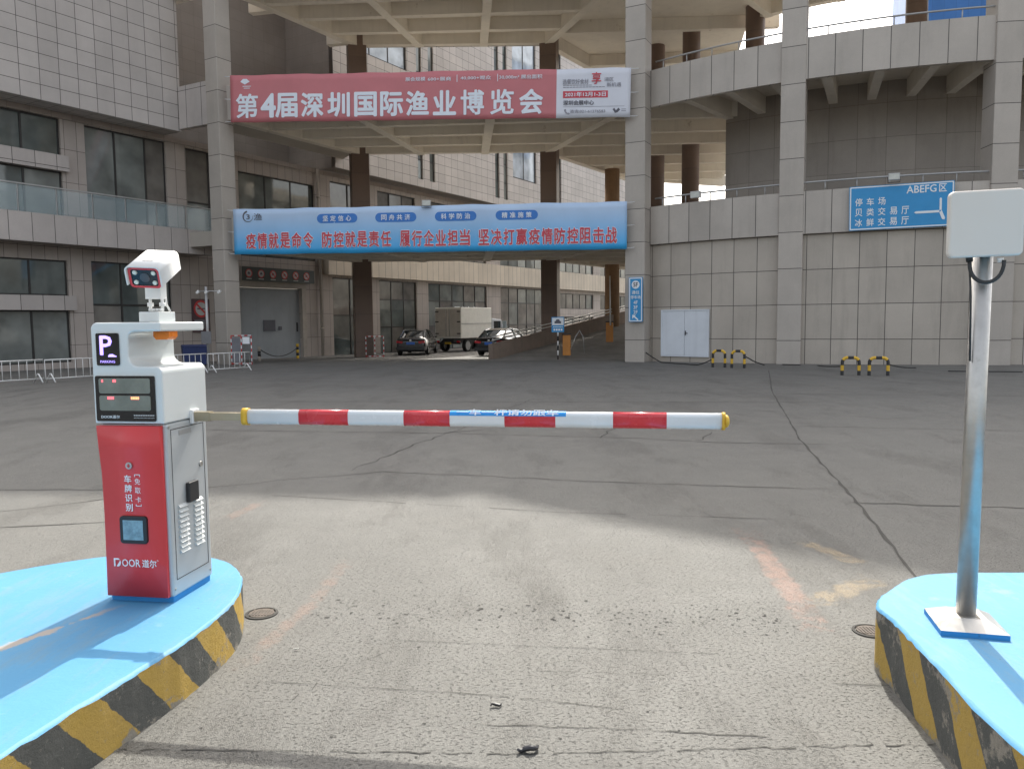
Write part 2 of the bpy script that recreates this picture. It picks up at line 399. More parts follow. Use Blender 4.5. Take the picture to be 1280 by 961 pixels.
def paint(pts, wd, m):
    mb = MB(); n = len(pts)
    for i in range(n - 1):
        a, b_ = Vector(pts[i]), Vector(pts[i + 1]); d = (b_ - a).normalized(); nn = Vector((-d.y, d.x)) * wd / 2
        q = [a - nn, b_ - nn, b_ + nn, a + nn]
        mb.face([(p.x, p.y, .0018) for p in q], uv=[(0, i / (n - 1)), (0, (i + 1) / (n - 1)), (1, (i + 1) / (n - 1)), (1, i / (n - 1))])
    return tag(mb.build('road_marking', m, merge=False), 'worn paint line on the concrete', kind='structure')
paint([(1.80, 6.3), (1.70, 5.2), (1.60, 4.3), (1.52, 3.6)], .24, M['pink'])
paint([(2.0, 5.65), (2.32, 4.85)], .22, M['yellowworn']); paint([(1.55, 4.2), (2.3, 4.75)], .28, M['yellowworn'])
paint([(-1.08, 5.5), (-1.12, 5.0), (-1.16, 4.3), (-1.26, 3.7), (-1.3, 3.2)], .16, M['faint'])
paint([(-2.2, 7.1), (-2.42, 6.1)], .22, M['faint'])

# ------------------------------------------------------------------ market building (long facade on the left)
EX, EY = .5145, .8575
FP = Vector((-14.93, 36.3, 0)); FROT = math.atan2(EY, EX)
def fw(s, d, z=0): return Vector((FP.x + EX * s - EY * d, FP.y + EY * s + EX * d, z))   # facade (s, depth, z) -> world
mk = empty('market_building', FP, FROT)
tag(mk, 'grey stone clad market hall with dark windows and glass balcony, behind the left columns', 'building')

def wall(name, m, d, s0, s1, z0, z1, holes, parent, reveal=.22, back=None):
    """facade sheet with real openings and reveals"""
    ss = sorted({s0, s1} | {v for h in holes for v in h[:2] if s0 < v < s1}); zz = sorted({z0, z1} | {v for h in holes for v in h[2:4] if z0 < v < z1})
    mb = MB()
    for i in range(len(ss) - 1):
        for j in range(len(zz) - 1):
            cs, cz = (ss[i] + ss[i + 1]) / 2, (zz[j] + zz[j + 1]) / 2
            if any(h[0] < cs < h[1] and h[2] < cz < h[3] for h in holes): continue
            mb.face([(ss[i], d, zz[j]), (ss[i + 1], d, zz[j]), (ss[i + 1], d, zz[j + 1]), (ss[i], d, zz[j + 1])])
    for a, b_, c, e in [h[:4] for h in holes]:
        for p, q in (((a, c), (a, e)), ((b_, e), (b_, c)), ((a, e), (b_, e)), ((b_, c), (a, c))):
            mb.face([(p[0], d, p[1]), (p[0], d + reveal, p[1]), (q[0], d + reveal, q[1]), (q[0], d, q[1])])
    return mb.build(name, m, parent)
def window(parent, d, a, b_, c, e, cols, rows, gm, fw_=.06, label=None):
    """frame (a part) with its pane as sub-part; cols / rows are inner bar positions"""
    fm = MB(); y0, y1 = d + .10, d + .17
    for x0, x1, z0, z1 in ((a + .002, a + fw_, c + .002, e - .002), (b_ - fw_, b_ - .002, c + .002, e - .002)): fm.box(x0, x1, y0, y1, z0, z1)
    for z0, z1 in ((c + .002, c + fw_), (e - fw_, e - .002)): fm.box(a + fw_, b_ - fw_, y0, y1, z0, z1)
    for x in cols: fm.box(x - .04, x + .04, y0 + .004, y1 - .004, c + fw_, e - fw_)
    for z in rows: fm.box(a + fw_, b_ - fw_, y0 + .009, y1 - .009, z - .04, z + .04)
    f = fm.build('window', M['frame'], parent)
    pm = MB(); xs_ = [a + .01] + list(cols) + [b_ - .01]; zs_ = [c + .01] + list(rows) + [e - .01]
    rn = random.Random(int(a * 100 + c * 37))
    for i in range(len(xs_) - 1):
        for j in range(len(zs_) - 1):
            t1, t2 = rn.uniform(-.012, .012), rn.uniform(-.012, .012)      # panes never sit in one plane
            pm.face([(xs_[i], d + .14 + t1, zs_[j]), (xs_[i + 1], d + .14 - t1, zs_[j]), (xs_[i + 1], d + .14 - t1 + t2, zs_[j + 1]), (xs_[i], d + .14 + t1 + t2, zs_[j + 1])], rn.choice((0, 0, 1, 1, 2) if gm is M['win'] else (0, 0, 0, 1)) if gm is not M['win_sky'] else 0)
    pm.build('pane', [gm, M['win_mid'], M['win_light']], f, merge=False)
    return f

SB = 1.2
# lower two storeys, set back under the clad volume
H = []; W_ = []
def bayA(a, b_, ws):
    H.extend([(a, b_, .05, 2.2), (a, b_, 2.8, 4.25), (a, b_, 5.05, 7.86), (a, b_, 8.5, 10.0)])
    for c, e in ((.05, 2.2), (2.8, 4.25), (5.05, 7.86), (8.5, 10.0)): W_.append((a, b_, c, e, ws, [], M['win']))
bayA(-9.15, -4.75, [-7.75, -6.25]); bayA(-14.0, -10.2, [-12.7, -11.4])
for c, e, rows in ((.05, 4.3, [2.45]), (5.05, 9.97, [7.05])):
    H.append((-3.73, .1, c, e)); W_.append((-3.73, .1, c, e, [-2.35, -.9], rows, M['win']))
H.append((2.45, 3.75, .0, 4.3)); H.append((3.95, 8.2, -.45, 3.45))
H.append((1.15, 3.9, 5.05, 9.9)); W_.append((1.15, 3.9, 5.05, 9.9, [2.5], [7.4], M['win']))
H.append((4.2, 9.5, 5.05, 9.3)); W_.append((4.2, 9.5, 5.05, 9.3, [6.0, 7.8], [7.4], M['win']))
backs = [(10.75, 13.9), (14.9, 18.7), (20.0, 27.4), (29.4, 38.0), (39.6, 46.6), (48.2, 55)]
for a, b_ in backs:
    n = max(2, int((b_ - a) / 1.25)); cs = [a + (b_ - a) * i / n for i in range(1, n)]
    H.append((a, b_, 5.9, 9.75)); W_.append((a, b_, 5.9, 9.75, cs, [8.2], M['win_light'] if a < 22 else M['win']))
    if a < 38:
        H.append((a, b_, -.4, 4.2)); W_.append((a, b_, -.4, 4.2, cs, [1.25, 3.0] if a > 14 else [2.0], M['win_light'] if a > 28 else M['win']))
    else:
        for c, e in ((0.0, 1.9), (2.6, 4.0)): H.append((a, b_, c, e)); W_.append((a, b_, c, e, cs, [], M['win_light']))
wall('wall', M['pil'], SB, -16, 60, -1.0, 10.25, H, mk)
for a, b_, c, e, cs, rs, gm in W_: window(mk, SB, a, b_, c, e, cs, rs, gm)
# ledges between the stacked windows, and lintels
for a, b_ in ((-9.3, -4.55), (-14.1, -10.05)):
    for c, e in ((2.2, 2.8), (7.86, 8.5)): mb = MB(); mb.box(a, b_, SB - .2, SB - .005, c + .003, e - .003); mb.build('ledge', M['parapet'], mk)
mb = MB(); mb.box(-16, 60, SB - .06, SB - .004, 10.0, 10.24); mb.build('lintel', M['lintel'], mk)
# dark door gap and loading door
mb = MB(); mb.box(2.45, 3.75, SB + .6, SB + .65, -.45, 4.3); mb.build('doorway', M['dark'], mk)
mb = MB(); mb.box(3.96, 8.19, SB + .12, SB + .2, -.42, 3.44)
ld = mb.build('loading_door', M['shutter'], mk)
mb = MB(); mb.box(3.7, 3.94, SB - .12, SB + .2, -.42, 3.46); mb.box(8.21, 8.5, SB - .12, SB + .2, -.42, 3.46); mb.box(3.7, 8.5, SB - .12, SB + .2, 3.465, 3.85)
mb.build('door_frame', M['shutter_frame'], ld)
mb = MB(); mb.box(5.6, 6.4, SB + .08, SB + .117, 1.15, 1.75); mb.box(6.65, 6.85, SB + .08, SB + .117, 1.2, 1.4); mb.build('notice', plain('dark_notice', (.12, .12, .14), .5), ld)
mb = MB(); mb.box(7.95, 8.0, SB + .06, SB + .117, 1.1, 1.6); mb.build('handle', M['black'], ld)
# balcony: slab, tiled front, glass rail
mb = MB(); mb.box(-16, 1.6, 0, SB, 4.82, 5.0); mb.build('balcony_slab', M['lintel'], mk)
mb = MB(); mb.box(-16, 1.6, -.14, -.003, 4.8, 5.9); mb.build('balcony_front', M['parapet'], mk)
rm = MB(); rm.box(-16, 1.6, .03, .09, 6.95, 7.0); r_ = rm.build('balcony_rail', M['galv'], mk)
for k in range(12):
    a = -15.9 + k * 1.46
    gm_ = MB(); gm_.box(a + .03, a + 1.42, .05, .062, 5.93, 6.92); gm_.build('rail_glass', M['railglass'], r_)
    pm = MB(); pm.box(a - .02, a + .02, .08, .12, 5.7, 6.949); pm.build('rail_post', M['galv'], r_)
# clad upper volume, its return, and the recessed wall beyond
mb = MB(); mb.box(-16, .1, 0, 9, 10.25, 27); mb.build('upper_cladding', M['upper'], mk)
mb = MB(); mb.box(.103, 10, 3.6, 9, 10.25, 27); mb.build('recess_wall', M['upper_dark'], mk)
slits = [(17.55, 18.1), (18.8, 19.4), (26.9, 27.5), (28.1, 28.7), (35.9, 36.5), (37.1, 37.6)]
Hu = [(a, b_, 10.75, 25.5) for a, b_ in slits] + [(29.5, 33.2, 12.6, 25.5), (11.6, 16.6, 17.2, 25.5)]
wall('rear_cladding', M['upper'], 0, 10.003, 62, 10.25, 27, Hu, mk)
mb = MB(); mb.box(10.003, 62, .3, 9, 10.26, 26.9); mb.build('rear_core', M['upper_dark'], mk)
for a, b_ in slits: window(mk, 0, a, b_, 10.75, 25.5, [], [12.0, 13.4, 15.5, 17.5, 19.5, 21.5], M['win'], .05)
window(mk, 0, 29.5, 33.2, 12.6, 25.5, [31.3], [16, 20], M['win_sky'], .1)
window(mk, 0, 11.6, 16.6, 17.2, 25.5, [13.2, 14.9], [19, 22], M['win_sky'], .1)
# cream panel band along the rear floor line
mb = MB(); mb.box(9.9, 60, SB - .55, SB - .003, 4.32, 5.85); mb.build('floor_band', M['band'], mk)
o = put_text('夏南水产', mk, (24.6, SB + .06, 2.35), (1, 0, 0), (0, 0, 1), 2.9, .62, M['signwhite'], .02)
# drainpipe on the facade
mb = MB(); q = fw(9.62, 1.02); mb.tube([(q.x, q.y, -.4), (q.x, q.y, 10.2)], .085, 10)
for z in (1.2, 3.4, 6.5, 8.6): mb.tube([(q.x, q.y, z), (q.x, q.y, z + .09)], .105, 10)
tag(mb.build('drainpipe', M['shutter_frame']), 'pale vertical drainpipe running down the facade right of the grey loading door', 'pipe')

# ------------------------------------------------------------------ parking building: ring ramp and linking decks
pk = empty('parking_building', (20.7, 48.6, 0)); PKL = Vector((20.7, 48.6, 0))
tag(pk, 'stone clad parking structure with curved ramp wall, columns and ribbed bridge decks', 'building')
RC = (0.0, 0.0)
def L(x, y, z=0): return (x - 20.7, y - 48.6, z)          # world -> building
def pol(r, a, z=0): return (r * math.cos(R(a)), r * math.sin(R(a)), z)
def ring(name, m, r0, r1, a0, a1, z0, z1, step=1.25, uoff=0.0):
    mb = MB(); n = max(1, round((a1 - a0) / step))
    for i in range(n):
        p, q = a0 + (a1 - a0) * i / n, a0 + (a1 - a0) * (i + 1) / n
        up, uq = R(p - a0) * r1 + uoff, R(q - a0) * r1 + uoff
        mb.face([pol(r1, p, z0), pol(r1, q, z0), pol(r1, q, z1), pol(r1, p, z1)], uv=[(up, z0), (uq, z0), (uq, z1), (up, z1)])
        mb.face([pol(r0, q, z0), pol(r0, p, z0), pol(r0, p, z1), pol(r0, q, z1)], uv=[(uq, z0), (up, z0), (up, z1), (uq, z1)])
        mb.face([pol(r0, p, z1), pol(r1, p, z1), pol(r1, q, z1), pol(r0, q, z1)])
        mb.face([pol(r0, p, z0), pol(r0, q, z0), pol(r1, q, z0), pol(r1, p, z0)])
    for a in (a0, a1): mb.face([pol(r0, a, z0), pol(r1, a, z0), pol(r1, a, z1), pol(r0, a, z1)])
    return mb.build(name, m, pk)
A0 = 224.6
ring('wall', M['ring_wall'], 20.4, 20.75, A0, 305, -.6, 4.745, uoff=.1)
ring('parapet', M['ring_par'], 20.72, 20.92, A0, 305, 4.75, 6.33, uoff=.1)
ring('parapet', M['ring_par'], 20.72, 20.92, A0, 305, 10.45, 11.95, uoff=.1)
ring('parapet', M['ring_par'], 20.72, 20.92, A0, 305, 16.0, 17.6)
ring('parapet', M['ring_par'], 20.72, 20.92, A0, 305, 21.6, 23.2)
ring('parapet', M['ring_par'], 20.72, 20.92, A0, 305, 28.7, 30.0)
ring('core_wall', M['core'], 16.5, 16.7, 228.9, 300, 4.7, 11.2)
# columns
def column(x, y, rot, wd, z1, m, z0=-.7):
    mb = MB(); Mx = Matrix.Translation(L(x, y)) @ Matrix.Rotation(R(rot), 4, 'Z')
    mb.box(-wd / 2, wd / 2, -wd / 2, wd / 2, z0, z1, M=Mx)
    # face UVs run in the column's own frame so that the joints go straight round
    for i, (pts, mi, uv, sm) in enumerate(mb.F):
        loc = [Mx.inverted() @ p for p in pts]; n = (loc[1] - loc[0]).cross(loc[2] - loc[0])
        mb.F[i] = (pts, mi, [((p.y if abs(n.x) > abs(n.y) else p.x), p.z) for p in loc], sm)
    return mb.build('column', m, pk, bevel=.015, seg=1)
PA, PB, PC, PD = (-12.75, 35.4), (5.42, 33.75), (2.15, 43.0), (-8.1, 43.0)
column(*PA, 59, .78, 29.6, M['column'])
column(*PB, -27, .86, 29.6, M['column'])
for a in (241.3, 260.6, 280, 299):
    p = pol(20.55, a); column(p[0] + 20.7, p[1] + 48.6, a - 270 + 4, .88, 29.6, M['column'])
column(*PC, -14, .88, 29.6, M['brown']); column(*PD, 18, .95, 29.6, M['brown'])
for a, r_, z0 in ((195.5, 12.9, -.5), (208.5, 12.6, -.5), (226, 12.4, -.5), (259, 12.4, 4), (277, 12.4, 4)):
    mb = MB(); p = pol(r_, a); mb.tube([(p[0], p[1], z0), (p[0], p[1], 29.2)], .46, 20); mb.build('round_column', M['brown'], pk)
mb = MB(); mb.tube([L(6.1, 47.6, -.4), L(6.1, 47.6, 10.5)], .44, 20); mb.build('round_column', plain('tan_render', (.30, .19, .11), .8, streak=.3), pk)
# decks: slab with ribs under it
inner = arc(0, 0, 12.3, 170, 305, 54); outer = arc(0, 0, 20.72, A0, 305, 64)
QE = (8.2, 52.0)
def deck(z, ribs=True, link=False):
    """z = underside of the ribs"""
    zt = z + .95; zs = z + .66
    front = [L(*PA), L(*PB)]
    mb = MB()
    poly = [L(*PA)[:2], L(*PB)[:2], L(*PC)[:2], L(*PD)[:2]]
    mb.prism(poly, zs, zt, top=1)
    # annulus plus the wedge towards the court
    vis = [p for p in inner if True]
    ann = [L(*PB)[:2]] + outer + list(reversed([q for q in inner if math.degrees(math.atan2(q[1], q[0])) % 360 > 223])) + [L(13.3, 47)[:2], L(14.5, 54)[:2], L(7.6, 51.3)[:2], L(*PC)[:2]]
    mb.prism(ann, zs, zt, top=1)
    if link:
        a, b_, c = fw(.2, .1), fw(9.4, .1), fw(10.6, 0)
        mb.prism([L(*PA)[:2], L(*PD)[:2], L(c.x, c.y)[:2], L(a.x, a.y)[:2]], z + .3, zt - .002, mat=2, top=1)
    s = mb.build('deck_slab', [M['soffit'], M['deck'], M['soffit_link']], pk)
    if not ribs: return
    rb = MB(); A, B, C_, D_ = [Vector(L(*p, zs - .002)) for p in (PA, PB, PC, PD)]
    for t in (.02, .26, .5, .75, .975):
        rb.beam(A.lerp(D_, t), B.lerp(C_, t), .34, .62)
    for t in (.015, .33, .66, .985):
        rb.beam(A.lerp(B, t) + Vector((0, 0, -.003)), D_.lerp(C_, t) + Vector((0, 0, -.003)), .42, .66)
    # radial ribs of the ring and the court-side edge beam
    for k in range(16):
        if z > 15 and k % 3: continue
        a = 229.5 + 5 * k
        rb.beam(pol(12.4, a, zs - .004), pol(20.7, a, zs - .004), .34, .70)
    for k in range(7):
        if z > 15 and k % 2: continue
        D = 36.2 + 2.6 * k
        xl = 5.42 - 3.27 * (D - 33.75) / 9.25 if D < 43 else 2.15 + 5.45 * (D - 43) / 8.3
        rb.beam(L(xl, D, zs - .007), L(13.6, D - .6, zs - .007), .32, .62)
    for i in range(22, 54, 2):
        rb.beam(Vector(pol(12.5, 170 + 2.5 * i, zs - .010)), Vector(pol(12.5, 170 + 2.5 * (i + 2), zs - .010)), .36, .64)
    rb.beam(C_ + Vector((0, 0, -.012)), Vector(L(7.6, 51.3, zs - .012)), .4, .66); rb.beam(Vector(L(7.6, 51.2, zs - .014)), Vector(L(14.4, 53.8, zs - .014)), .4, .66)
    rb.build('deck_ribs', M['soffit'], pk, merge=False)
deck(4.80, link=True); deck(10.50, link=True); deck(16.10)
deck(21.6, ribs=False); deck(28.4, ribs=False)
# parapets of the linking deck along the front and the sides
def par(a, b_, z0, z1, th=.18):
    mb = MB(); mb.beam(L(*a, z1), L(*b_, z1), th, z1 - z0); return mb.build('deck_parapet', M['ring_par'], pk)
for z0, z1 in ((4.79, 6.25), (10.49, 11.95), (16.09, 17.6), (21.6, 23.2), (28.4, 30.0)):
    par((PA[0] + .3, PA[1] - .03), (PB[0] - .3, PB[1] + .03), z0, z1)
    par((PA[0] + .35, PA[1] + .7), (PD[0] - .3, PD[1] - .7), z0 + .05, z1 if z0 > 4 and z0 < 6 else z0 + 1.2, .16)
    if z0 > 15: par((PC[0] - .5, PC[1] + .1), (PD[0] + .5, PD[1] + .1), z0 + .07, z0 + 1.2, .16)
# bracket stubs on the outside of the left edge of the upper deck and the tie back to the hall
for t in (.36, .93):
    mb = MB(); p = Vector(PA).lerp(Vector(PD), t); mb.beam(L(p.x - 1.1, p.y + .25, 16.75), L(p.x, p.y, 16.75), .4, .62); mb.build('deck_bracket', M['soffit'], pk)
mb = MB(); q = fw(.15, .3); mb.beam(L(q.x, q.y, 17.0), L(PA[0], PA[1], 17.0), .5, 1.0); mb.build('tie_beam', M['soffit'], pk)
q = fw(.12, -.05); mb = MB(); mb.beam(L(q.x, q.y, 12.2), L(PA[0] - .3, PA[1], 12.2), .3, 1.85); mb.build('link_parapet', M['parapet'], pk)
# pipe rails on the parapets
for z in (6.33, 11.95):
    rl = MB(); rl.tube([pol(20.8, a, z + .34) for a in [A0 + 1 + i * 2 for i in range(40)]], .035, 8)
    for i in range(27):
        a = A0 + 2 + i * 3; rl.tube([pol(20.8, a, z - .05), pol(20.8, a, z + .34)], .022, 6)
    rl.build('parapet_rail', M['galv'], pk)
# white double service door in the ramp wall
dr = empty('service_door', (0, 0, 0)); dr.parent = pk
a = 229.6; p = pol(20.76, a); dr.location = p; dr.rotation_euler = (0, 0, R(a - 270 + 180 - 180))
for sx in (-1, 1):
    mb = MB(); mb.box(*sorted((sx * .006, sx * 1.04)), -.06, -.02, .08, 1.92); mb.build('door_leaf', M['whitedoor'], dr, bevel=.004, seg=1)
mb = MB(); mb.box(-1.10, -1.045, -.08, .0, .02, 1.98); mb.box(1.045, 1.10, -.08, .0, .02, 1.98); mb.box(-1.045, 1.045, -.08, 0, 1.925, 1.98); mb.box(-1.045, 1.045, -.07, 0, .02, .075); mb.build('door_frame', M['whitedoor'], dr)
mb = MB(); mb.box(.04, .07, -.10, -.061, .92, 1.1); mb.tube([(.05, -.09, 1.0), (.16, -.09, 1.0)], .012, 6); mb.build('handle', M['black'], dr)
# ------------------------------------------------------------------ placing by direction of view at a known depth
_cp, _sp = math.cos(PITCH), math.sin(PITCH); _cr, _sr = math.cos(ROLL), math.sin(ROLL)
_d = Vector((0, _cp, -_sp)); _u0 = Vector((0, _sp, _cp)); _r0 = Vector((1, 0, 0))
_r = _r0 * _cr - _u0 * _sr; _u = _r0 * _sr + _u0 * _cr
def ray(x, y):
    v = _d * FX + _r * (x - CX) - _u * (y - CY); return v / v.y
def at(x, y, D): return Vector((0, 0, EYE)) + ray(x, y) * D
def gnd(x, y):
    lo, hi = .5, 80; v = ray(x, y)
    for k in range(50):
        m = (lo + hi) / 2
        if EYE + v.z * m - gz(m) > 0: lo = m
        else: hi = m
    return Vector((v.x * lo, lo, gz(lo)))

# ------------------------------------------------------------------ kerb islands
def island_top():
    m, nt, b = _base('blue_island_paint'); v = ocoord(nt)
    c = mixc(nt, rng(nt, noise(nt, v, 1.3, 5, .6), .3, .7), (.068, .255, .46), (.088, .295, .50))
    c = mixc(nt, rng(nt, noise(nt, v, 4, 7, .7), .60, .68, 0, .6), c, (.20, .34, .44))
    c = mixc(nt, rng(nt, noise(nt, v, 9, 7, .72), .67, .70, 0, .85), c, (.34, .31, .25))
    c = mixc(nt, rng(nt, noise(nt, v, 15, 5, .7), .70, .73, 0, .9), c, (.06, .06, .06))
    c = mixc(nt, rng(nt, noise(nt, ocoord(nt, (3, .6, 1)), 2.6, 8, .75), .50, .66, 0, .5), c, (.18, .27, .33))
    c = mixc(nt, rng(nt, noise(nt, v, 60, 4, .7), .55, .68, 0, .35), c, (.06, .22, .42))
    # scuffed strip along the middle of the island
    s = nd(nt, 'ShaderNodeSeparateXYZ', {0: v})
    dline = mth(nt, 'ABSOLUTE', mth(nt, 'SUBTRACT', mth(nt, 'ADD', s.outputs[0], mth(nt, 'MULTIPLY', mth(nt, 'SUBTRACT', s.outputs[1], 3.64), -.52)), -1.92))
    q = mth(nt, 'SUBTRACT', noise(nt, v, 7, 6, .7), mth(nt, 'MULTIPLY', dline, 5.0))
    k = mth(nt, 'MULTIPLY', rng(nt, q, .34, .44, 0, .9), rng(nt, s.outputs[1], 3.54, 3.7, 1, 0))
    c = mixc(nt, k, c, (.40, .34, .28))
    nt.links.new(c, b.inputs['Base Color']); b.inputs['Roughness'].default_value = .6
    bump(nt, b, noise(nt, v, 30, 5, .7), .35, .004); return m
def stripes(period, slant, off):
    m, nt, b = _base('kerb_stripe_paint'); v = ocoord(nt)
    t = nd(nt, 'ShaderNodeTexCoord'); s = nd(nt, 'ShaderNodeSeparateXYZ', {0: t.outputs['UV']})
    wob = mth(nt, 'MULTIPLY', mth(nt, 'SUBTRACT', noise(nt, v, 22, 4), .5), .03)
    q = mth(nt, 'FRACT', mth(nt, 'DIVIDE', mth(nt, 'ADD', mth(nt, 'ADD', s.outputs[0], mth(nt, 'MULTIPLY', s.outputs[1], slant)), mth(nt, 'ADD', wob, off)), period))
    k = rng(nt, mth(nt, 'ABSOLUTE', mth(nt, 'SUBTRACT', q, .5)), .245, .255)
    yl = mixc(nt, noise(nt, v, 9, 6, .7), (.52, .34, .06), (.42, .29, .09)); bk = mixc(nt, noise(nt, v, 9, 6, .7), (.055, .06, .058), (.13, .13, .12))
    c = mixc(nt, k, yl, bk)
    c = mixc(nt, rng(nt, noise(nt, v, 34, 7, .75), .60, .68, 0, .75), c, (.30, .28, .24))
    lift = mth(nt, 'ADD', mth(nt, 'MULTIPLY', rng(nt, s.outputs[1], .20, .26), .10), mth(nt, 'MULTIPLY', rng(nt, s.outputs[1], .06, .0), .12))
    c = mixc(nt, rng(nt, mth(nt, 'ADD', noise(nt, v, 6, 8, .75), lift), .60, .65, 0, 1), c, mixc(nt, noise(nt, v, 50, 5, .7), (.20, .18, .15), (.36, .33, .28)))
    nt.links.new(c, b.inputs['Base Color']); b.inputs['Roughness'].default_value = .75
    bump(nt, b, noise(nt, v, 26, 7, .75), .8, .012); return m
M['island'] = island_top()
def spline(P, n=6, closed=True):
    out = []; m = len(P)
    for i in range(m if closed else m - 1):
        p0, p1, p2, p3 = [Vector(P[(i + k) % m] if closed else P[max(0, min(m - 1, i + k))]) for k in (-1, 0, 1, 2)]
        for j in range(n):
            t = j / n; out.append(.5 * ((2 * p1) + (p2 - p0) * t + (2 * p0 - 5 * p1 + 4 * p2 - p3) * t * t + (3 * p1 - p0 - 3 * p2 + p3) * t ** 3))
    return out
IH = .32
def island(name, ctrl, sm, label, IH, seam):
    P = spline([Vector((p[0], p[1])) for p in ctrl], 10)
    P = [p + Vector((random.uniform(-.003, .003), random.uniform(-.003, .003))) for p in P]
    root = empty(name, (0, 0, 0)); tag(root, label, 'kerb island')
    mb = MB(); u = 0.0; n = len(P)
    H_ = [IH - .012 + random.uniform(-.006, .003) for _ in P]
    k0 = seam * 10; u = -sum((P[(i + 1) % n] - P[i]).length for i in range(k0, n))      # the stripe seam lies on the hidden back edge
    for i in list(range(k0, n)) + list(range(k0)):
        a, b_ = P[i], P[(i + 1) % n]; du = (b_ - a).length
        for k in range(4):
            f0, f1 = k / 4, (k + 1) / 4
            za, zb, zc, zd = -.05 + (H_[i] + .05) * f0, -.05 + (H_[(i + 1) % n] + .05) * f0, -.05 + (H_[(i + 1) % n] + .05) * f1, -.05 + (H_[i] + .05) * f1
            mb.face([(a.x, a.y, za), (b_.x, b_.y, zb), (b_.x, b_.y, zc), (a.x, a.y, zd)], uv=[(u, za), (u + du, zb), (u + du, zc), (u, zd)], smooth=True)
        u += du
    mb.build('kerb', sm, root)
    mb = MB(); c = sum(P, Vector((0, 0))) / n
    Q = [c + (p - c) * (1 - .014 / max(.2, (p - c).length)) for p in P]
    mb.face([(p.x, p.y, IH) for p in Q])
    for i in range(n):
        j = (i + 1) % n
        mb.face([(P[i].x, P[i].y, H_[i]), (P[j].x, P[j].y, H_[j]), (Q[j].x, Q[j].y, IH), (Q[i].x, Q[i].y, IH)], smooth=True)
    mb.build('painted_top', M['island'], root)
    return root
HL, HR = .25, .30
island('kerb_island', [(-1.47, 4.13), (-1.385, 3.85), (-1.37, 3.6), (-1.41, 3.25), (-1.48, 2.95), (-1.57, 2.6), (-1.72, 2.0), (-2.0, 1.2), (-2.5, .2), (-3.6, .2), (-3.9, 2.4), (-3.35, 3.6), (-2.88, 4.15), (-2.38, 4.50), (-1.95, 4.52), (-1.65, 4.39)],
       stripes(.385, -.84, .06), 'blue topped kerb island with wide worn yellow and black stripes, under the red ticket machine', HL, 12)
island('kerb_island', [(x * 1.0156, y * 1.0156) for x, y in [(1.60, 3.2), (1.62, 3.42), (1.78, 3.62), (2.05, 3.82), (2.5, 3.84), (3.3, 3.8), (4.2, 3.3), (4.4, 1.5), (4.2, -.4), (2.0, -.4), (1.60, 1.0), (1.50, 2.2), (1.555, 2.8)]],
       stripes(.46, -.75, .12), 'blue topped kerb island with narrow dark and ochre stripes, under the steel reader post', HR, 5)

# ------------------------------------------------------------------ barrier gate with ticket machine
kq = R(-9.0)
kc = Vector((-1.793, 3.904, HL)); kb = empty('barrier_gate', kc, kq); kb.scale = (1.055,) * 3
tag(kb, 'red and silver car park ticket machine with plate camera and striped boom arm', 'barrier gate')
M['silver'] = plain('silver_powder_coat', (.50, .52, .53), .36, .25, var=.03, vs=4, bp=.03, bs=300)
M['silverlight'] = plain('pale_silver_coat', (.66, .69, .69), .38, .15, var=.02, vs=4, bp=.03, bs=300)
M['redpanel'] = plain('red_gloss_panel', (.66, .05, .055), .42, var=.05, vs=3, coat=.12)
M['blueplinth'] = plain('blue_overpaint', (.03, .22, .50), .55, dirt=(14, .6, (.05, .05, .05)))
M['blackglass'] = plain('black_acrylic', (.012, .012, .014), .12, var=.05)
M['screen'] = plain('grey_led_window', (.19, .20, .17), .18, var=.25, vs=7)
M['led'] = plain('red_led', (1.0, .08, .10), .4, emit=1.6); M['led2'] = plain('amber_led', (1.0, .22, .10), .4, emit=1.6)
M['violet'] = plain('violet_backlit_film', (.40, .30, .95), .4, emit=.75)
M['lcd'] = plain('blue_lcd', (.22, .34, .40), .15, var=.3, vs=40)
FY = -.17
mb = MB(); mb.box(-.158, .158, -.155, .158, -.01, .045); mb.build('plinth', M['blueplinth'], kb, bevel=.003, seg=1)
# lower cabinet with a slightly waisted front
mb = MB(); mb.extr([(-.165, .026), (.165, .026), (.165, .83), (-.165, .83)], FY + .006, .17); cab = mb.build('cabinet', M['silver'], kb, bevel=.012, seg=3)
mb = MB()
prof = [(.030, 0), (.2, .004), (.4, .007), (.6, .004), (.72, -.004), (.822, -.012)]
for (z0, o0), (z1, o1) in zip(prof[:-1], prof[1:]):
    xa0, xa1 = -.158 - (o0 < 0) * .004, -.158 - (o1 < 0) * .004
    mb.face([(xa0, FY - .012 + o0, z0), (.147, FY - .012 + o0, z0), (.147, FY - .012 + o1, z1), (xa1, FY - .012 + o1, z1)], smooth=True)
    mb.face([(xa0, FY + .03, z0), (xa0, FY - .012 + o0, z0), (xa1, FY - .012 + o1, z1), (xa1, FY + .03, z1)])
    mb.face([(.147, FY - .012 + o0, z0), (.147, FY + .03, z0), (.147, FY + .03, z1), (.147, FY - .012 + o1, z1)])
mb.face([(-.162, FY - .024, .822), (.147, FY - .024, .822), (.147, FY + .03, .822), (-.162, FY + .03, .822)]); mb.face([(-.158, FY + .03, .030), (.147, FY + .03, .030), (.147, FY - .012, .030), (-.158, FY - .012, .030)])
rp = mb.build('front_panel', M['redpanel'], kb)
def rf(z):   # front panel surface
    for (z0, o0), (z1, o1) in zip(prof[:-1], prof[1:]):
        if z0 <= z <= z1: return FY - .012 + o0 + (o1 - o0) * (z - z0) / (z1 - z0)
    return FY - .024
def kt(body, x, z, w_, h_, m, bold=0.0, par=rp, y=None): return put_text(body, par, (x, (rf(z) if y is None else y) - .0035, z), (1, 0, 0), (0, 0, 1), w_, h_, m, bold)
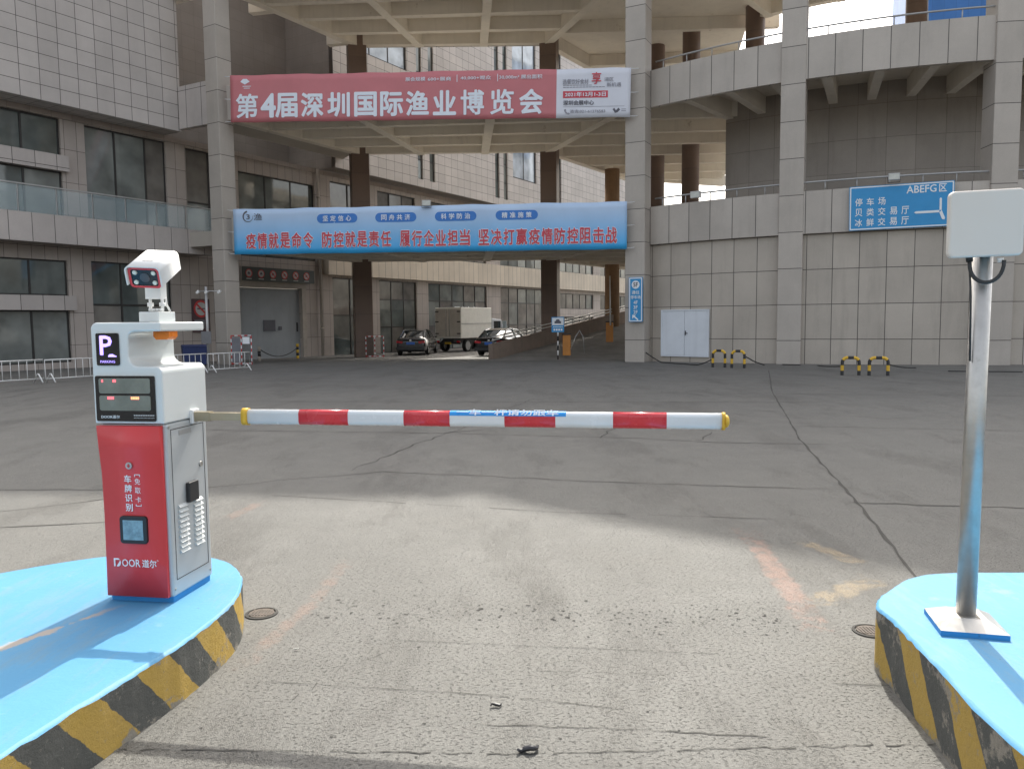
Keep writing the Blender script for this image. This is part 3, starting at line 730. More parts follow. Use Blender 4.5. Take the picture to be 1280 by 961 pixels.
for i, ch in enumerate('车牌识别'): kt(ch, -.028, .578 - .044 * i, .036, .036, M['signwhite'], .02)
for i, ch in enumerate('免取卡'): kt(ch, .020, .567 - .042 * i, .028, .028, M['signwhite'])
for z, s_ in ((.597, 1), (.452, -1)):
    mb = MB(); y_ = rf(z) - .004; mb.box(.006, .034, y_, y_ + .002, z, z + .003); mb.box(.006, .009, y_, y_ + .002, z - (.008 if s_ > 0 else 0), z + (.003 if s_ > 0 else .009)); mb.box(.031, .034, y_, y_ + .002, z - (.008 if s_ > 0 else 0), z + (.003 if s_ > 0 else .009)); mb.build('bracket_mark', M['signwhite'], rp)
mb = MB(); y_ = rf(.64); mb.extr([(-.015 + .016 * math.cos(a * .5236), .64 + .016 * math.sin(a * .5236)) for a in range(12)], y_ - .008, y_ + .004); mb.build('badge', M['steel'], rp)
mb = MB(); mb.box(-.022, -.008, y_ - .0095, y_ - .0082, .637, .643); mb.box(-.018, -.012, y_ - .0099, y_ - .0086, .631, .649); mb.build('badge_mark', M['redp'], rp)
# small screen in a rounded black bezel
zs = .343; y_ = rf(zs)
mb = MB(); mb.extr([(p[0] - .008, p[1] + zs) for p in rrect(.136, .128, .016)], y_ - .012, y_ + .01); bz = mb.build('screen_bezel', M['black'], rp, bevel=.003, seg=2)
mb = MB(); mb.box(-.008 - .05, -.008 + .05, y_ - .0135, y_ - .0125, zs - .046, zs + .046); mb.build('screen', M['lcd'], rp)
mb = MB()
for i in range(5): mb.box(-.052, -.012 + .05 * random.random(), y_ - .0145, y_ - .0137, zs + .028 - i * .014, zs + .031 - i * .014)
# logo: a cut D followed by the letters
zl = .187; y_ = rf(zl) - .0035
mb = MB()
mb.extr([(-.118, zl - .018), (-.118, zl + .02), (-.095, zl + .02), (-.087, zl + .013), (-.095, zl + .013), (-.111, zl + .013), (-.111, zl - .018)], y_, y_ + .002)
mb.extr([(-.105, zl - .018), (-.086, zl + .010), (-.083, zl + .002), (-.086, zl - .012), (-.093, zl - .018)], y_, y_ + .002); mb.build('logo', M['signwhite'], rp)
kt('OOR', -.031, zl, .092, .036, M['signwhite'], .012); kt('道尔', .060, zl, .072, .038, M['signwhite'], .012); kt('®', .103, zl + .016, .008, .008, M['signwhite'])
# fittings on the side of the cabinet
mb = MB(); mb.box(.166, .187, -.035, .045, .44, .535); mb.build('lock_box', M['black'], cab, bevel=.004)
def louvre(y0, y1, z0, n, pitch):
    mb = MB()
    for i in range(n):
        z = z0 + i * pitch
        mb.face([(.1655, y0, z), (.1655, y1, z), (.178, y1, z + .004), (.178, y0, z + .004)]); mb.face([(.178, y0, z + .004), (.178, y1, z + .004), (.1655, y1, z + .017), (.1655, y0, z + .017)])
        mb.face([(.1655, y0, z), (.178, y0, z + .004), (.1655, y0, z + .017)]); mb.face([(.1655, y1, z), (.1655, y1, z + .017), (.178, y1, z + .004)])
    mb.build('louvre', M['silverlight'], cab)
louvre(-.10, -.03, .215, 10, .0235); louvre(.025, .095, .215, 10, .0235)
mb = MB(); mb.box(.1652, .1665, -.07, .03, .765, .787); mb.build('maker_plate', M['galv'], cab)
mb = MB(); mb.box(.1652, .1662, -.135, -.132, .10, .80); mb.box(.1652, .1662, .135, .138, .10, .80); mb.box(.1652, .1662, -.131, .134, .10, .103); mb.box(.1652, .1662, -.131, .134, .797, .80); mb.build('door_seam', M['frame'], cab)
for y_, z_ in ((-.148, .06), (.15, .06), (-.148, .81), (.15, .81)):
    mb = MB(); mb.tube([(.165, y_, z_), (.168, y_, z_)], .006, 10); mb.build('screw', M['steel'], cab)
mb = MB(); mb.tube([(.165, .10, .60), (.171, .10, .60)], .013, 14); mb.build('keyhole', M['steel'], cab)
# head: C shaped in front view
def fillet(cx, cz, r, a0, a1, n=6): return arc(cx, cz, r, a0, a1, n)
hp = [(-.172, .832), (.17, .832)] + fillet(.17 - .03, 1.09 - .03, .03, 0, 90) + fillet(.055, 1.09 + .045, .045, 270, 180) + fillet(.045, 1.247 - .035, .035, 180, 90) + [(.172, 1.247), (.172, 1.288)] + fillet(-.172 + .03, 1.288 - .03, .03, 90, 180)
mb = MB(); mb.extr(hp, FY - .016, .172)
hd = mb.build('head', M['silverlight'], kb, bevel=.007, seg=2)
yF = FY - .016
mb = MB(); mb.extr([(p[0] - .088, p[1] + 1.168) for p in rrect(.112, .145, .008)], yF - .006, yF + .004); ps = mb.build('parking_display', M['blackglass'], kb)
put_text('P', ps, (-.094, yF - .0075, 1.186), (1, 0, 0), (0, 0, 1), .062, .088, M['violet'], .015)
put_text('PARKING', ps, (-.088, yF - .0075, 1.113), (1, 0, 0), (0, 0, 1), .072, .011, M['violet'])
mb = MB(); mb.extr([(-.084, 1.139), (-.078, 1.146), (-.062, 1.147), (-.052, 1.141), (-.044, 1.139), (-.044, 1.134), (-.084, 1.134)], yF - .008, yF - .0065); mb.build('car_mark', M['violet'], ps)
mb = MB(); mb.extr([(p[0] - .012, p[1] + .946) for p in rrect(.292, .205, .008)], yF - .006, yF + .004); db = mb.build('display', M['blackglass'], kb)
for zc in (1.004, .926):
    mb = MB(); mb.extr([(p[0] - .012, p[1] + zc) for p in rrect(.252, .068, .010)], yF - .009, yF - .006); mb.build('led_window', M['screen'], db)
def led(x0, x1, z, m):
    mb = MB(); n = max(1, int((x1 - x0) / .008))
    for i in range(n):
        for j in range(2): mb.box(x0 + i * .008, x0 + i * .008 + .006, yF - .0104, yF - .0092, z + j * .006, z + j * .006 + .0045)
    mb.build('led_text', m, db, merge=False)
led(-.122, -.108, 1.021, M['led']); led(-.066, -.044, 1.021, M['led']); led(-.096, -.064, .944, M['led']); led(.02, .065, .944, M['led2'])
put_text('DOOR道尔', db, (-.088, yF - .0075, .864), (1, 0, 0), (0, 0, 1), .092, .015, M['signwhite'], .01)
mb = MB()
for i in range(12): mb.box(.028 + i * .0085, .034 + i * .0085, yF - .0075, yF - .0065, .868, .874)
for i in range(15): mb.box(.028 + i * .0068, .032 + i * .0068, yF - .0075, yF - .0065, .858, .861)
mb.build('caption', plain('dim_caption', (.45, .45, .45), .5), db)
# warning lamp under the arm of the head
mb = MB(); mb.extr([(.078, 1.246), (.158, 1.246), (.158, 1.222), (.146, 1.208), (.09, 1.208), (.078, 1.222)], -.10, -.03); mb.build('warning_lamp', M['orange'], kb, bevel=.003)
# plate camera
cb = MB(); cb.box(.012, .112, -.10, .03, 1.289, 1.335)
pc = cb.build('camera_bracket', M['silverlight'], kb, bevel=.003)
mb = MB()
for x in (.03, .09):
    mb.tube([(x, -.035, 1.338), (x, -.035, 1.40)], .007, 8); mb.tube([(x, -.035, 1.36), (x, -.035, 1.378)], .014, 8)
mb.box(.022, .098, -.06, -.01, 1.395, 1.475)
for i in range(4): mb.tube([(.05 + i * .018, -.07, 1.338), (.05 + i * .018, -.07, 1.350)], .007, 6)
mb.tube([(.098, -.02, 1.40), (.088, .0, 1.37), (.10, .01, 1.338)], .005, 6)
mb.build('camera_mount', M['white'], pc)
CM = Matrix.Translation((.074, -.07, 1.524)) @ Matrix.Rotation(R(9), 4, 'Z') @ Matrix.Rotation(R(24), 4, 'X') @ Matrix.Rotation(R(3), 4, 'Y') @ Matrix.Scale(.86, 4)
mb = MB(); mb.extr(rrect(.168, .118, .022), -.10, .125, M=CM); body_ = mb.build('plate_camera', M['white'], kb, bevel=.006)
mb = MB(); q = rrect(.184, .13, .026); q2 = rrect(.168, .119, .022)
n = len(q); lo_ = -.055
for i in range(n):
    j = (i + 1) % n
    if max(q[i][1], q[j][1]) < lo_ + .02: continue
    P4 = [(q[i][0], q[i][1]), (q[j][0], q[j][1]), (q2[j][0], q2[j][1]), (q2[i][0], q2[i][1])]
    for a, b_ in ((0, 1), (2, 3)): mb.face([CM @ Vector((P4[a][0], -.125, P4[a][1])), CM @ Vector((P4[b_][0], -.125, P4[b_][1])), CM @ Vector((P4[b_][0], .135, P4[b_][1])), CM @ Vector((P4[a][0], .135, P4[a][1]))], smooth=True)
    for y in (-.125, .135): mb.face([CM @ Vector((p[0], y, p[1])) for p in P4])
mb.build('sun_hood', M['white'], body_)
mb = MB(); q = rrect(.160, .110, .02); q2 = rrect(.136, .088, .014)
for i in range(len(q)):
    j = (i + 1) % len(q)
    mb.face([CM @ Vector((q[i][0], -.112, q[i][1])), CM @ Vector((q[j][0], -.112, q[j][1])), CM @ Vector((q2[j][0], -.112, q2[j][1])), CM @ Vector((q2[i][0], -.112, q2[i][1]))])
    mb.face([CM @ Vector((q[i][0], -.112, q[i][1])), CM @ Vector((q[j][0], -.112, q[j][1])), CM @ Vector((q[j][0], -.099, q[j][1])), CM @ Vector((q[i][0], -.099, q[i][1]))])
mb.build('camera_bezel', M['redpanel'], body_)
mb = MB(); mb.extr(q2, -.106, -.1005, M=CM); mb.build('camera_window', M['blackglass'], body_)
mb = MB(); c0 = CM @ Vector((0, -.1065, 0)); c1 = CM @ Vector((0, -.109, 0)); mb.tube([c0, c1], .022, 18); mb.build('lens', plain('lens_glass', (.07, .07, .08), .1), body_)
for x, z in ((-.048, .026), (.048, .026), (-.048, -.027), (.048, -.027)):
    mb = MB(); mb.tube([CM @ Vector((x, -.1065, z)), CM @ Vector((x, -.113, z))], [.0115, .009], 12); mb.build('led_light', plain('white_led_lens', (.75, .80, .72), .3), body_)
mb = MB(); mb.extr([(-.028, .0662), (.022, .0662), (.022, .0672), (-.028, .0672)], -.04, .0, M=CM); mb.build('camera_label', M['galv'], body_)
# boom arm: steel root, white tube with red sleeves, yellow collars
bx0, bx1, bz_ = .20, 2.62, .84
mb = MB(); mb.box(.166, .262, .03, .07, bz_ - .022, bz_ + .022); mb.box(.262, .43, .032, .068, bz_ - .018, bz_ + .018); arm = mb.build('boom_root', plain('brass_toned_steel', (.42, .36, .26), .35, .8), kb)
mb = MB(); mb.box(.166, .185, .02, .08, bz_ - .034, bz_ + .034); mb.build('boom_hinge', M['white'], kb, bevel=.004)
sec = rrect(.044, .071, .020, 6)
def boomseg(x0, x1, m, name, par, gr=0.0, z=0.0):
    k = 1 + gr; mb = MB(); n = len(sec)
    for i in range(n):
        j = (i + 1) % n
        mb.face([(x0, .05 + sec[i][0] * k, bz_ + sec[i][1] * k), (x1, .05 + sec[i][0] * k, bz_ + sec[i][1] * k), (x1, .05 + sec[j][0] * k, bz_ + sec[j][1] * k), (x0, .05 + sec[j][0] * k, bz_ + sec[j][1] * k)], smooth=True)
    mb.face([(x0, .05 + p[0] * k, bz_ + p[1] * k) for p in sec]); mb.face([(x1, .05 + p[0] * k, bz_ + p[1] * k) for p in reversed(sec)])
    return mb.build(name, m, par)
M['boomwhite'] = plain('white_reflective_film', (.74, .76, .78), .22, var=.04, vs=6, coat=.3)
M['boomred'] = plain('red_reflective_film', (.62, .035, .05), .25, var=.06, vs=6, coat=.3)
boom = boomseg(.44, 2.63, M['boomwhite'], 'boom_arm', kb)
for a, b_ in ((.71, .95), (1.215, 1.43), (1.68, 1.908), (2.16, 2.39)): boomseg(a, b_, M['boomred'], 'red_sleeve', boom, .012)
boomseg(.425, .455, M['yellow'], 'boom_collar', kb, .14); ec = boomseg(2.622, 2.636, M['yellow'], 'boom_collar', kb, .08)
mb = MB(); mb.tube([(2.636, .05, bz_), (2.648, .05, bz_), (2.654, .05, bz_)], [.030, .025, .013], 12); mb.build('end_bumper', M['yellow'], kb)
# blue sticker over the top edge of the boom
mb = MB(); half = [p for p in sec if p[1] > .004 and p[0] <= .012]; half.sort(key=lambda p: (p[0], p[1]))
order = sorted([p for p in sec if p[1] > -.0005], key=lambda p: math.atan2(p[1], p[0]))
order = [p for p in order if math.atan2(p[1], p[0]) > R(60)]
for p, q in zip(order[:-1], order[1:]):
    mb.face([(1.43, .05 + p[0] * 1.04, bz_ + p[1] * 1.04), (1.955, .05 + p[0] * 1.04, bz_ + p[1] * 1.04), (1.955, .05 + q[0] * 1.04, bz_ + q[1] * 1.04), (1.43, .05 + q[0] * 1.04, bz_ + q[1] * 1.04)], smooth=True)
stk = mb.build('sticker', plain('blue_sticker', (.02, .28, .72), .3, var=.03), boom)
put_text('一车一杆请勿跟车', stk, (1.692, .05 - .0195, bz_ + .031), (1, 0, 0), (0, .55, .83), .46, .03, M['signwhite'], .02, eps=.004)

# ------------------------------------------------------------------ reader post on the right island
rp_ = empty('reader_post', (1.894, 3.199, HR), R(-14)); rp_.scale = (1.0156,) * 3; tag(rp_, 'white flat panel reader on a shiny steel pole, standing on the right blue island', 'reader post')
mb = MB()
a_, b_ = .125, .055
for z0, z1, w0, w1 in ((.0, .022, a_, a_), (.022, .058, a_, .062)):
    p = [(-w0, -w0, z0), (w0, -w0, z0), (w0, w0, z0), (-w0, w0, z0)]; q = [(-w1, -w1, z1), (w1, -w1, z1), (w1, w1, z1), (-w1, w1, z1)]
    for i in range(4): mb.face([p[i], p[(i + 1) % 4], q[(i + 1) % 4], q[i]], 1 if z0 == 0 else 0)
mb.face([(-.062, -.062, .058), (.062, -.062, .058), (.062, .062, .058), (-.062, .062, .058)])
mb.build('base_plate', [M['steel'], M['blueplinth']], rp_)
mb = MB(); mb.tube([(0, 0, .05), (.012, 0, 1.62)], .0375, 24); mb.build('pole', M['steel'], rp_)
PM_ = Matrix.Translation((-.002, -.055, 1.637)) @ Matrix.Rotation(R(2.5), 4, 'Z') @ Matrix.Rotation(R(-1.2), 4, 'Y') @ Matrix.Rotation(R(3), 4, 'X')
mb = MB(); mb.extr(rrect(.266, .256, .02), -.022, .018, M=PM_); pn = mb.build('panel', plain('white_abs_plastic', (.68, .64, .59), .4, var=.015), rp_, bevel=.009, seg=3)
mb = MB(); mb.box(-.03, .045, .0, .03, 1.58, 1.70); mb.build('bracket', M['black'], rp_)
mb = MB(); mb.tube([PM_ @ Vector((.06, 0, -.134)), PM_ @ Vector((.06, 0, -.152))], .012, 10); mb.build('cable_gland', M['white'], pn)
mb = MB(); P = []
for i in range(17):
    t = i / 16; a = math.pi * t; P.append((.012 + .0 + .058 * math.cos(a), -.06 + .02 * t, 1.495 - .085 * math.sin(a) ** .8))
mb.tube(P, .0075, 8); mb.tube([P[-1], (-.046, -.03, 1.52)], .013, 8); mb.tube([(-.045, -.03, 1.50), (-.034, -.03, 1.36), (-.028, -.028, 1.1)], .004, 6)
mb.build('cable', M['cable'], rp_)
# ------------------------------------------------------------------ banners on the front of the linking deck
def gradmat(name, top, bot, z0, z1):
    m, nt, b = _base(name); v = ocoord(nt)
    s = nd(nt, 'ShaderNodeSeparateXYZ', {0: v})
    c = mixc(nt, rng(nt, s.outputs[2], z0, z1), bot, top)
    k = rng(nt, noise(nt, v, .7, 4), .3, .7, .94, 1.05)
    nt.links.new(nd(nt, 'ShaderNodeVectorMath', {0: c, 'Scale': k}, operation='SCALE').outputs[0], b.inputs['Base Color']); b.inputs['Roughness'].default_value = .5; return m
M['bannerred'] = plain('printed_red_banner_cloth', (.57, .185, .205), .5, var=.08, vs=.5)
M['bannerwhite'] = plain('printed_white_banner_cloth', (.70, .72, .80), .5, var=.04, vs=.6)
M['bannertext'] = plain('white_banner_ink', (.80, .86, .95), .5, var=.02)
M['inkdark'] = plain('dark_banner_ink', (.10, .10, .13), .5); M['inkgrey'] = plain('grey_banner_ink', (.28, .28, .33), .5); M['inkred'] = plain('red_banner_ink', (.60, .06, .09), .5)
M['bannerblue'] = gradmat('printed_blue_banner_cloth', (.50, .65, .87), (.05, .43, .86), .15, 1.75)
M['pillblue'] = plain('blue_pill_print', (.04, .20, .60), .5, var=.04)
class Banner:
    def __init__(s, bl, br, h, name, label, mats, split=None):
        bl, br = Vector(bl), Vector(br); s.W = (br - bl).length; d = br - bl; s.H = h
        rz = math.atan2(d.y, d.x); s.root = empty(name, bl, rz); s.tilt = math.atan2(d.z, math.hypot(d.x, d.y)); s.root.rotation_euler = (0, -s.tilt, rz)
        tag(s.root, label, 'banner'); s.ph = random.random() * 6
        mb = MB(); nx, nz = 90, 8
        for i in range(nx):
            for j in range(nz):
                x0, x1, z0, z1 = s.W * i / nx, s.W * (i + 1) / nx, h * j / nz, h * (j + 1) / nz
                mi = 1 if split and (x0 + x1) / 2 > split * s.W else 0
                mb.face([(x, s.dis(x, z), z + s.sag(x, z)) for x, z in ((x0, z0), (x1, z0), (x1, z1), (x0, z1))], mi, smooth=True)
        o = mb.build('cloth', mats, s.root); sm = o.modifiers.new('thickness', 'SOLIDIFY'); sm.thickness = .008; sm.offset = 0
        mb = MB(); mb.box(0, s.W, .03, .07, h - .05, h - .01); mb.box(0, s.W, .03, .07, .02, .06); mb.build('rod', M['galv'], s.root)
        for z in (.04, h / 2, h - .04):
            for x0, x1 in ((.0, -.32), (s.W, s.W + .32)):
                mb = MB(); mb.tube([(x0, s.dis(x0, z), z), ((x0 + x1) / 2, .05, z + .01), (x1, .16, z + .05)], .012, 6); mb.build('tie_rope', M['signwhite'], s.root)
    def dis(s, x, z): return .018 * math.sin(x * .8 + s.ph) + .004 * math.sin(x * 2.0 + z * 1.2) + .004 * math.sin(x * 6.3 + 1.6 * math.sin(z * 2 + x))
    def sag(s, x, z): return (.02 * math.sin(x * 1.9 + s.ph) + .012 * math.sin(x * 4.3)) * (z / s.H * .6 + .4) * (1 if z < s.H * .5 else .6)
    def text(s, body, fx, fz, w_, h_, m, bold=0.0, eps=.034, name='lettering'):
        return put_text(body, s.root, (fx * s.W, 0, fz * s.H), (1, 0, 0), (0, 0, 1), w_ * s.W if w_ else None, h_ * s.H if h_ else None, m, bold, name, eps - s.dis(fx * s.W, fz * s.H))
    def shape(s, poly, m, name, eps=.014):
        mb = MB(); P = [(fx * s.W, fz * s.H) for fx, fz in poly]
        mb.face([(x, s.dis(x, z) - eps, z) for x, z in P]); return mb.build(name, m, s.root)
    def rect(s, x0, x1, z0, z1, m, name, eps=.014):
        n = 12; return s.shape([(x0 + (x1 - x0) * i / n, z0) for i in range(n + 1)] + [(x1 - (x1 - x0) * i / n, z1) for i in range(n + 1)], m, name, eps)
# red fair banner
bl, br = at(288.5, 153.5, 34.85), at(787.5, 146.5, 33.15)
hR = (at(288, 95.5, 34.85).z - bl.z + at(787, 84, 33.15).z - br.z) / 2
B = Banner(bl, br, hR, 'banner', 'long red banner with big white characters and a white right end, on the upper deck', [M['bannerred'], M['bannerwhite']], split=.8175)
tx = '第4届深圳国际渔业博览会'; xs_ = [.046, .082, .118, .162, .206, .250, .294, .338, .382, .426, .470, .514]
x0, x1 = .026, .795; n = len(tx)
pos = [.044, .100, .147, .213, .281, .349, .415, .480, .548, .617, .690, .761]
for ch, px in zip(tx, pos): B.text(ch, px, .345, .040 if ch == '4' else .058, .52, M['bannertext'], .022 if ch in '第博览' else .03)
B.text('展会规模', .475, .845, .050, .085, M['bannertext'], .01); B.text('600+展商', .535, .84, .058, .085, M['bannertext'], .01)
B.text('40,000+观众', .625, .845, .075, .085, M['bannertext'], .01); B.text('30,000m² 展出面积', .735, .85, .105, .09, M['bannertext'], .01)
for x in (.578, .678): B.rect(x, x + .0015, .77, .92, M['bannertext'], 'divider')
B.shape([(.027, .86), (.034, .92), (.044, .92), (.052, .86), (.039, .80)], M['bannertext'], 'emblem'); B.rect(.033, .055, .755, .77, M['bannertext'], 'emblem_line'); B.rect(.036, .052, .715, .73, M['bannertext'], 'emblem_line')
B.text('选餐饮好食材', .868, .735, .062, .11, M['inkgrey'], .01); B.text('享', .918, .80, .023, .24, M['inkred'], .01)
B.text('湾区', .948, .77, .022, .085, M['inkgrey'], .005); B.text('新机遇', .960, .66, .034, .085, M['inkgrey'], .005)
for i in range(9): B.rect(.838 + i * .0078, .8448 + i * .0078, .655, .668, M['inkgrey'], 'fine_print')
for i in range(13): B.rect(.838 + i * .0078, .8448 + i * .0078, .615, .63, M['inkgrey'], 'fine_print')
B.rect(.838, .946, .405, .545, M['inkred'], 'date_strip'); B.text('2021年12月1-3日', .892, .475, .098, .095, M['bannertext'], .02)
B.text('深圳会展中心', .876, .305, .074, .10, M['inkdark'], .02); B.rect(.838, .986, .222, .228, M['inkgrey'], 'divider')
B.text('咨询:021-61276583', .898, .13, .085, .075, M['inkgrey'], .01)
B.shape([(.841, .17), (.845, .18), (.847, .15), (.845, .14), (.850, .10), (.853, .105), (.856, .08), (.852, .065), (.846, .085), (.842, .13)], M['inkgrey'], 'phone_mark')
B.shape([(.958, .16), (.962, .19), (.966, .14), (.972, .19), (.976, .15), (.970, .10), (.964, .085)], M['inkdark'], 'emblem')
for z in (.155, .12): B.rect(.979, .99, z, z + .012, M['inkgrey'], 'fine_print')
# blue epidemic banner
bl, br = at(293, 318.5, 34.85), at(783.5, 311.5, 33.15)
hB = (at(292, 261, 34.85).z - bl.z + at(783, 253, 33.15).z - br.z) / 2
B = Banner(bl, br, hB, 'banner', 'long pale to deep blue banner with red slogan characters, hung on the lower deck', [M['bannerblue']])
for part_, x0, x1 in (('疫情就是命令', .0305, .2125), ('防控就是责任', .232, .414), ('履行企业担当', .433, .615), ('坚决打赢疫情防控阻击战', .632, .978)):
    n = len(part_); pitch = (x1 - x0) / n
    for i, ch in enumerate(part_):
        fx = x0 + pitch * (i + .5); B.text(ch, fx, .30, pitch * .94, .37, M['bannertext'], .058, .026, 'letter_outline'); B.text(ch, fx, .30, pitch * .86, .345, M['inkred'], .02, .042)
for body, fx in (('坚定信心', .274), ('同舟共济', .425), ('科学防治', .577), ('精准施策', .730)):
    hw, hh = .0525, .10; asp = B.H / B.W
    P = [(fx + hw - hh * asp + hh * asp * math.cos(R(a)), .76 + hh * math.sin(R(a))) for a in range(-90, 91, 15)] + [(fx + hw - (2 * hw) * i / 8, .86) for i in range(1, 8)] + [(fx - hw + hh * asp + hh * asp * math.cos(R(a)), .76 + hh * math.sin(R(a))) for a in range(90, 271, 15)] + [(fx - hw + (2 * hw) * i / 8, .66) for i in range(1, 8)]
    B.shape(P, M['pillblue'], 'pill', .012)
    for i, ch in enumerate(body): B.text(ch, fx - .030 + .020 * i, .76, .014, .125, M['bannertext'], .02)
mb = MB(); c = (.040 * B.W, .83 * B.H)
for i in range(16):
    a0, a1 = R(100 + i * 17), R(100 + (i + 1) * 17); r0, r1 = .20, .27 - .004 * i
    mb.face([(c[0] + rr * math.cos(a), B.dis(c[0], c[1]) - .02, c[1] + rr * math.sin(a)) for rr, a in ((r0, a0), (r1, a0), (r1, a1), (r0, a1))])
mb.build('emblem', M['inkdark'], B.root); B.text('渔', .066, .825, .022, .15, M['inkdark'], .0); B.text('3', .040, .83, .009, .11, M['inkdark'], .01)

# ------------------------------------------------------------------ signs
def board(name, label, cat, c, rz, w_, h_, face, tilt=0.0, border=True, th=.04):
    r = empty(name, c, rz); r.rotation_euler = (0, tilt, rz); tag(r, label, cat)
    mb = MB(); mb.extr(rrect(w_, h_, .03, 3), 0, th); p = mb.build('plate', face, r)
    if border:
        mb = MB(); a = rrect(w_ - .04, h_ - .04, .03, 3); b_ = rrect(w_ - .12, h_ - .12, .02, 3)
        for i in range(len(a)):
            j = (i + 1) % len(a); mb.face([(q[0], -.004, q[1]) for q in (a[i], a[j], b_[j], b_[i])])
        mb.build('border', M['signwhite'], r)
    return r
a = 251.6; p = pol(21.02, a); c = Vector((p[0] + 20.7, p[1] + 48.6, 5.56))
ds = board('direction_sign', 'blue direction sign with white border, characters and a branching arrow, on the curved wall', 'direction sign', c, R(a - 270), 3.42, 1.58, M['bluesign'], R(-.6))
def stext(r, b_, x, z, w_, h_, m=None, bold=.015): return put_text(b_, r, (x * (.915 if r is ds else 1), -.009, z), (1, 0, 0), (0, 0, 1), w_ * (.915 if r is ds else 1), h_, m or M['signwhite'], bold)
for row, z, n in (('停车场', .22, 3), ('贝类交易厅', -.15, 5), ('冰鲜交易厅', -.52, 5)):
    for i, ch in enumerate(row): stext(ds, ch, -1.52 + .42 * i, z, .27, .28)
stext(ds, 'ABEFG', .72, .56, 1.05, .27); stext(ds, '区', 1.47, .56, .27, .28)
for nm, P, y in (('arrow', [(.55, -.30), (1.36, -.30), (1.36, -.22), (.55, -.22)], -.009), ('arrow_head', [(.47, -.26), (.549, -.215), (.549, -.305)], -.009), ('arrow', [(1.361, -.22), (1.361, .18), (1.40, .22), (1.44, .18), (1.44, -.22)], -.0098), ('arrow', [(1.36, -.30), (1.46, -.54), (1.54, -.56), (1.56, -.50), (1.44, -.221)], -.0106)):
    mb = MB(); mb.extr([(p[0] * .915, p[1]) for p in P], y, -.003); mb.build(nm, M['signwhite'], ds)
# narrow blue sign on the front column
c = at(794.5, 374.5, 33.1)
vs_ = board('parking_sign', 'narrow upright blue car park sign with level numbers, on the front column beside the ramp', 'parking sign', c, R(-27), .60, 1.86, M['bluesign'])
mb = MB(); mb.extr([(.17 * math.cos(R(t)), .62 + .17 * math.sin(R(t))) for t in range(0, 360, 15)], -.008, -.002); mb.build('disc', M['signwhite'], vs_)
put_text('5F', vs_, (0, -.012, .62), (1, 0, 0), (0, 0, 1), .2, .19, M['inkdark'], .03)
for b_, z, w_ in (('通往', .30, .34), ('停车场', .10, .44), ('4F', -.12, .18), ('3F', -.32, .18), ('2F', -.52, .18)): stext(vs_, b_, 0, z, w_, .15)
mb = MB(); mb.extr([(-.14, -.64), (.02, -.64), (-.03, -.69), (.13, -.83), (.09, -.87), (-.07, -.73), (-.14, -.80)], -.009, -.003); mb.build('arrow', M['signwhite'], vs_)
# prohibition board over the loading door
c = fw(6.5, SB - .30, 4.12); fr = FROT
pb = board('prohibition_board', 'long dark board with a row of round prohibition signs above the loading door', 'sign board', c, fr, 5.0, .72, plain('dark_green_board', (.06, .07, .065), .6), border=False)
mred, mwh = M['redp'], plain('dull_white_print', (.5, .5, .48), .6)
for i in range(6):
    x = -2.1 + i * .80; mb = MB(); n = 20
    mb.extr([(x + .19 * math.cos(2 * math.pi * k / n), .03 + .19 * math.sin(2 * math.pi * k / n)) for k in range(n)], -.010, -.003); mb.build('sign_disc', mwh, pb)
    mb = MB()
    for k in range(n):
        a0, a1 = 2 * math.pi * k / n, 2 * math.pi * (k + 1) / n
        mb.face([(x + rr * math.cos(a), -.013, .03 + rr * math.sin(a)) for rr, a in ((.17, a0), (.22, a0), (.22, a1), (.17, a1))])
    if i not in (0, 1): mb.face([(x - .15, -.0135, .15), (x - .10, -.0135, .18), (x + .15, -.0135, -.09), (x + .10, -.0135, -.12)])
    mb.build('sign_ring', mred, pb); mb = MB(); mb.box(x - .08, x + .08, -.0118, -.0105, -.02, .07); mb.box(x - .04, x + .04, -.0118, -.0105, .072, .11); mb.build('pictogram', M['inkdark'], pb)
    mb = MB(); mb.box(x - .17, x + .17, -.010, -.003, -.27, -.22); mb.build('caption', mwh, pb)
# no smoking board on the wall left of the front column
c = fw(1.62, SB - .06, 1.98)
ns = board('no_smoking_board', 'dark wall board with a round no smoking sign, left of the loading door', 'sign board', c, fr, .98, 1.62, plain('maroon_board', (.10, .055, .06), .6), border=False)
n = 28; mb = MB(); mb.extr([(.36 * math.cos(2 * math.pi * k / n), .33 + .36 * math.sin(2 * math.pi * k / n)) for k in range(n)], -.010, -.003); mb.build('sign_disc', mwh, ns)
mb = MB()
for k in range(n):
    a0, a1 = 2 * math.pi * k / n, 2 * math.pi * (k + 1) / n
    mb.face([(rr * math.cos(a), -.014, .33 + rr * math.sin(a)) for rr, a in ((.32, a0), (.42, a0), (.42, a1), (.32, a1))])
mb.face([(-.28, -.0145, .52), (-.21, -.0145, .59), (.28, -.0145, .14), (.21, -.0145, .07)]); mb.build('sign_ring', mred, ns)
mb = MB(); mb.box(-.22, .14, -.0125, -.0105, .30, .37); mb.box(.15, .21, -.0125, -.0105, .30, .37); mb.build('cigarette', M['inkdark'], ns)
mb = MB(); mb.box(-.40, .18, -.008, -.003, -.62, -.20); mb.build('notice', plain('grey_notice', (.22, .22, .24), .6), ns)
mb = MB(); mb.box(.26, .42, -.008, -.003, -.40, -.22); mb.box(.26, .42, -.008, -.003, -.62, -.45); mb.build('notice', plain('teal_notice', (.20, .30, .34), .6), ns)
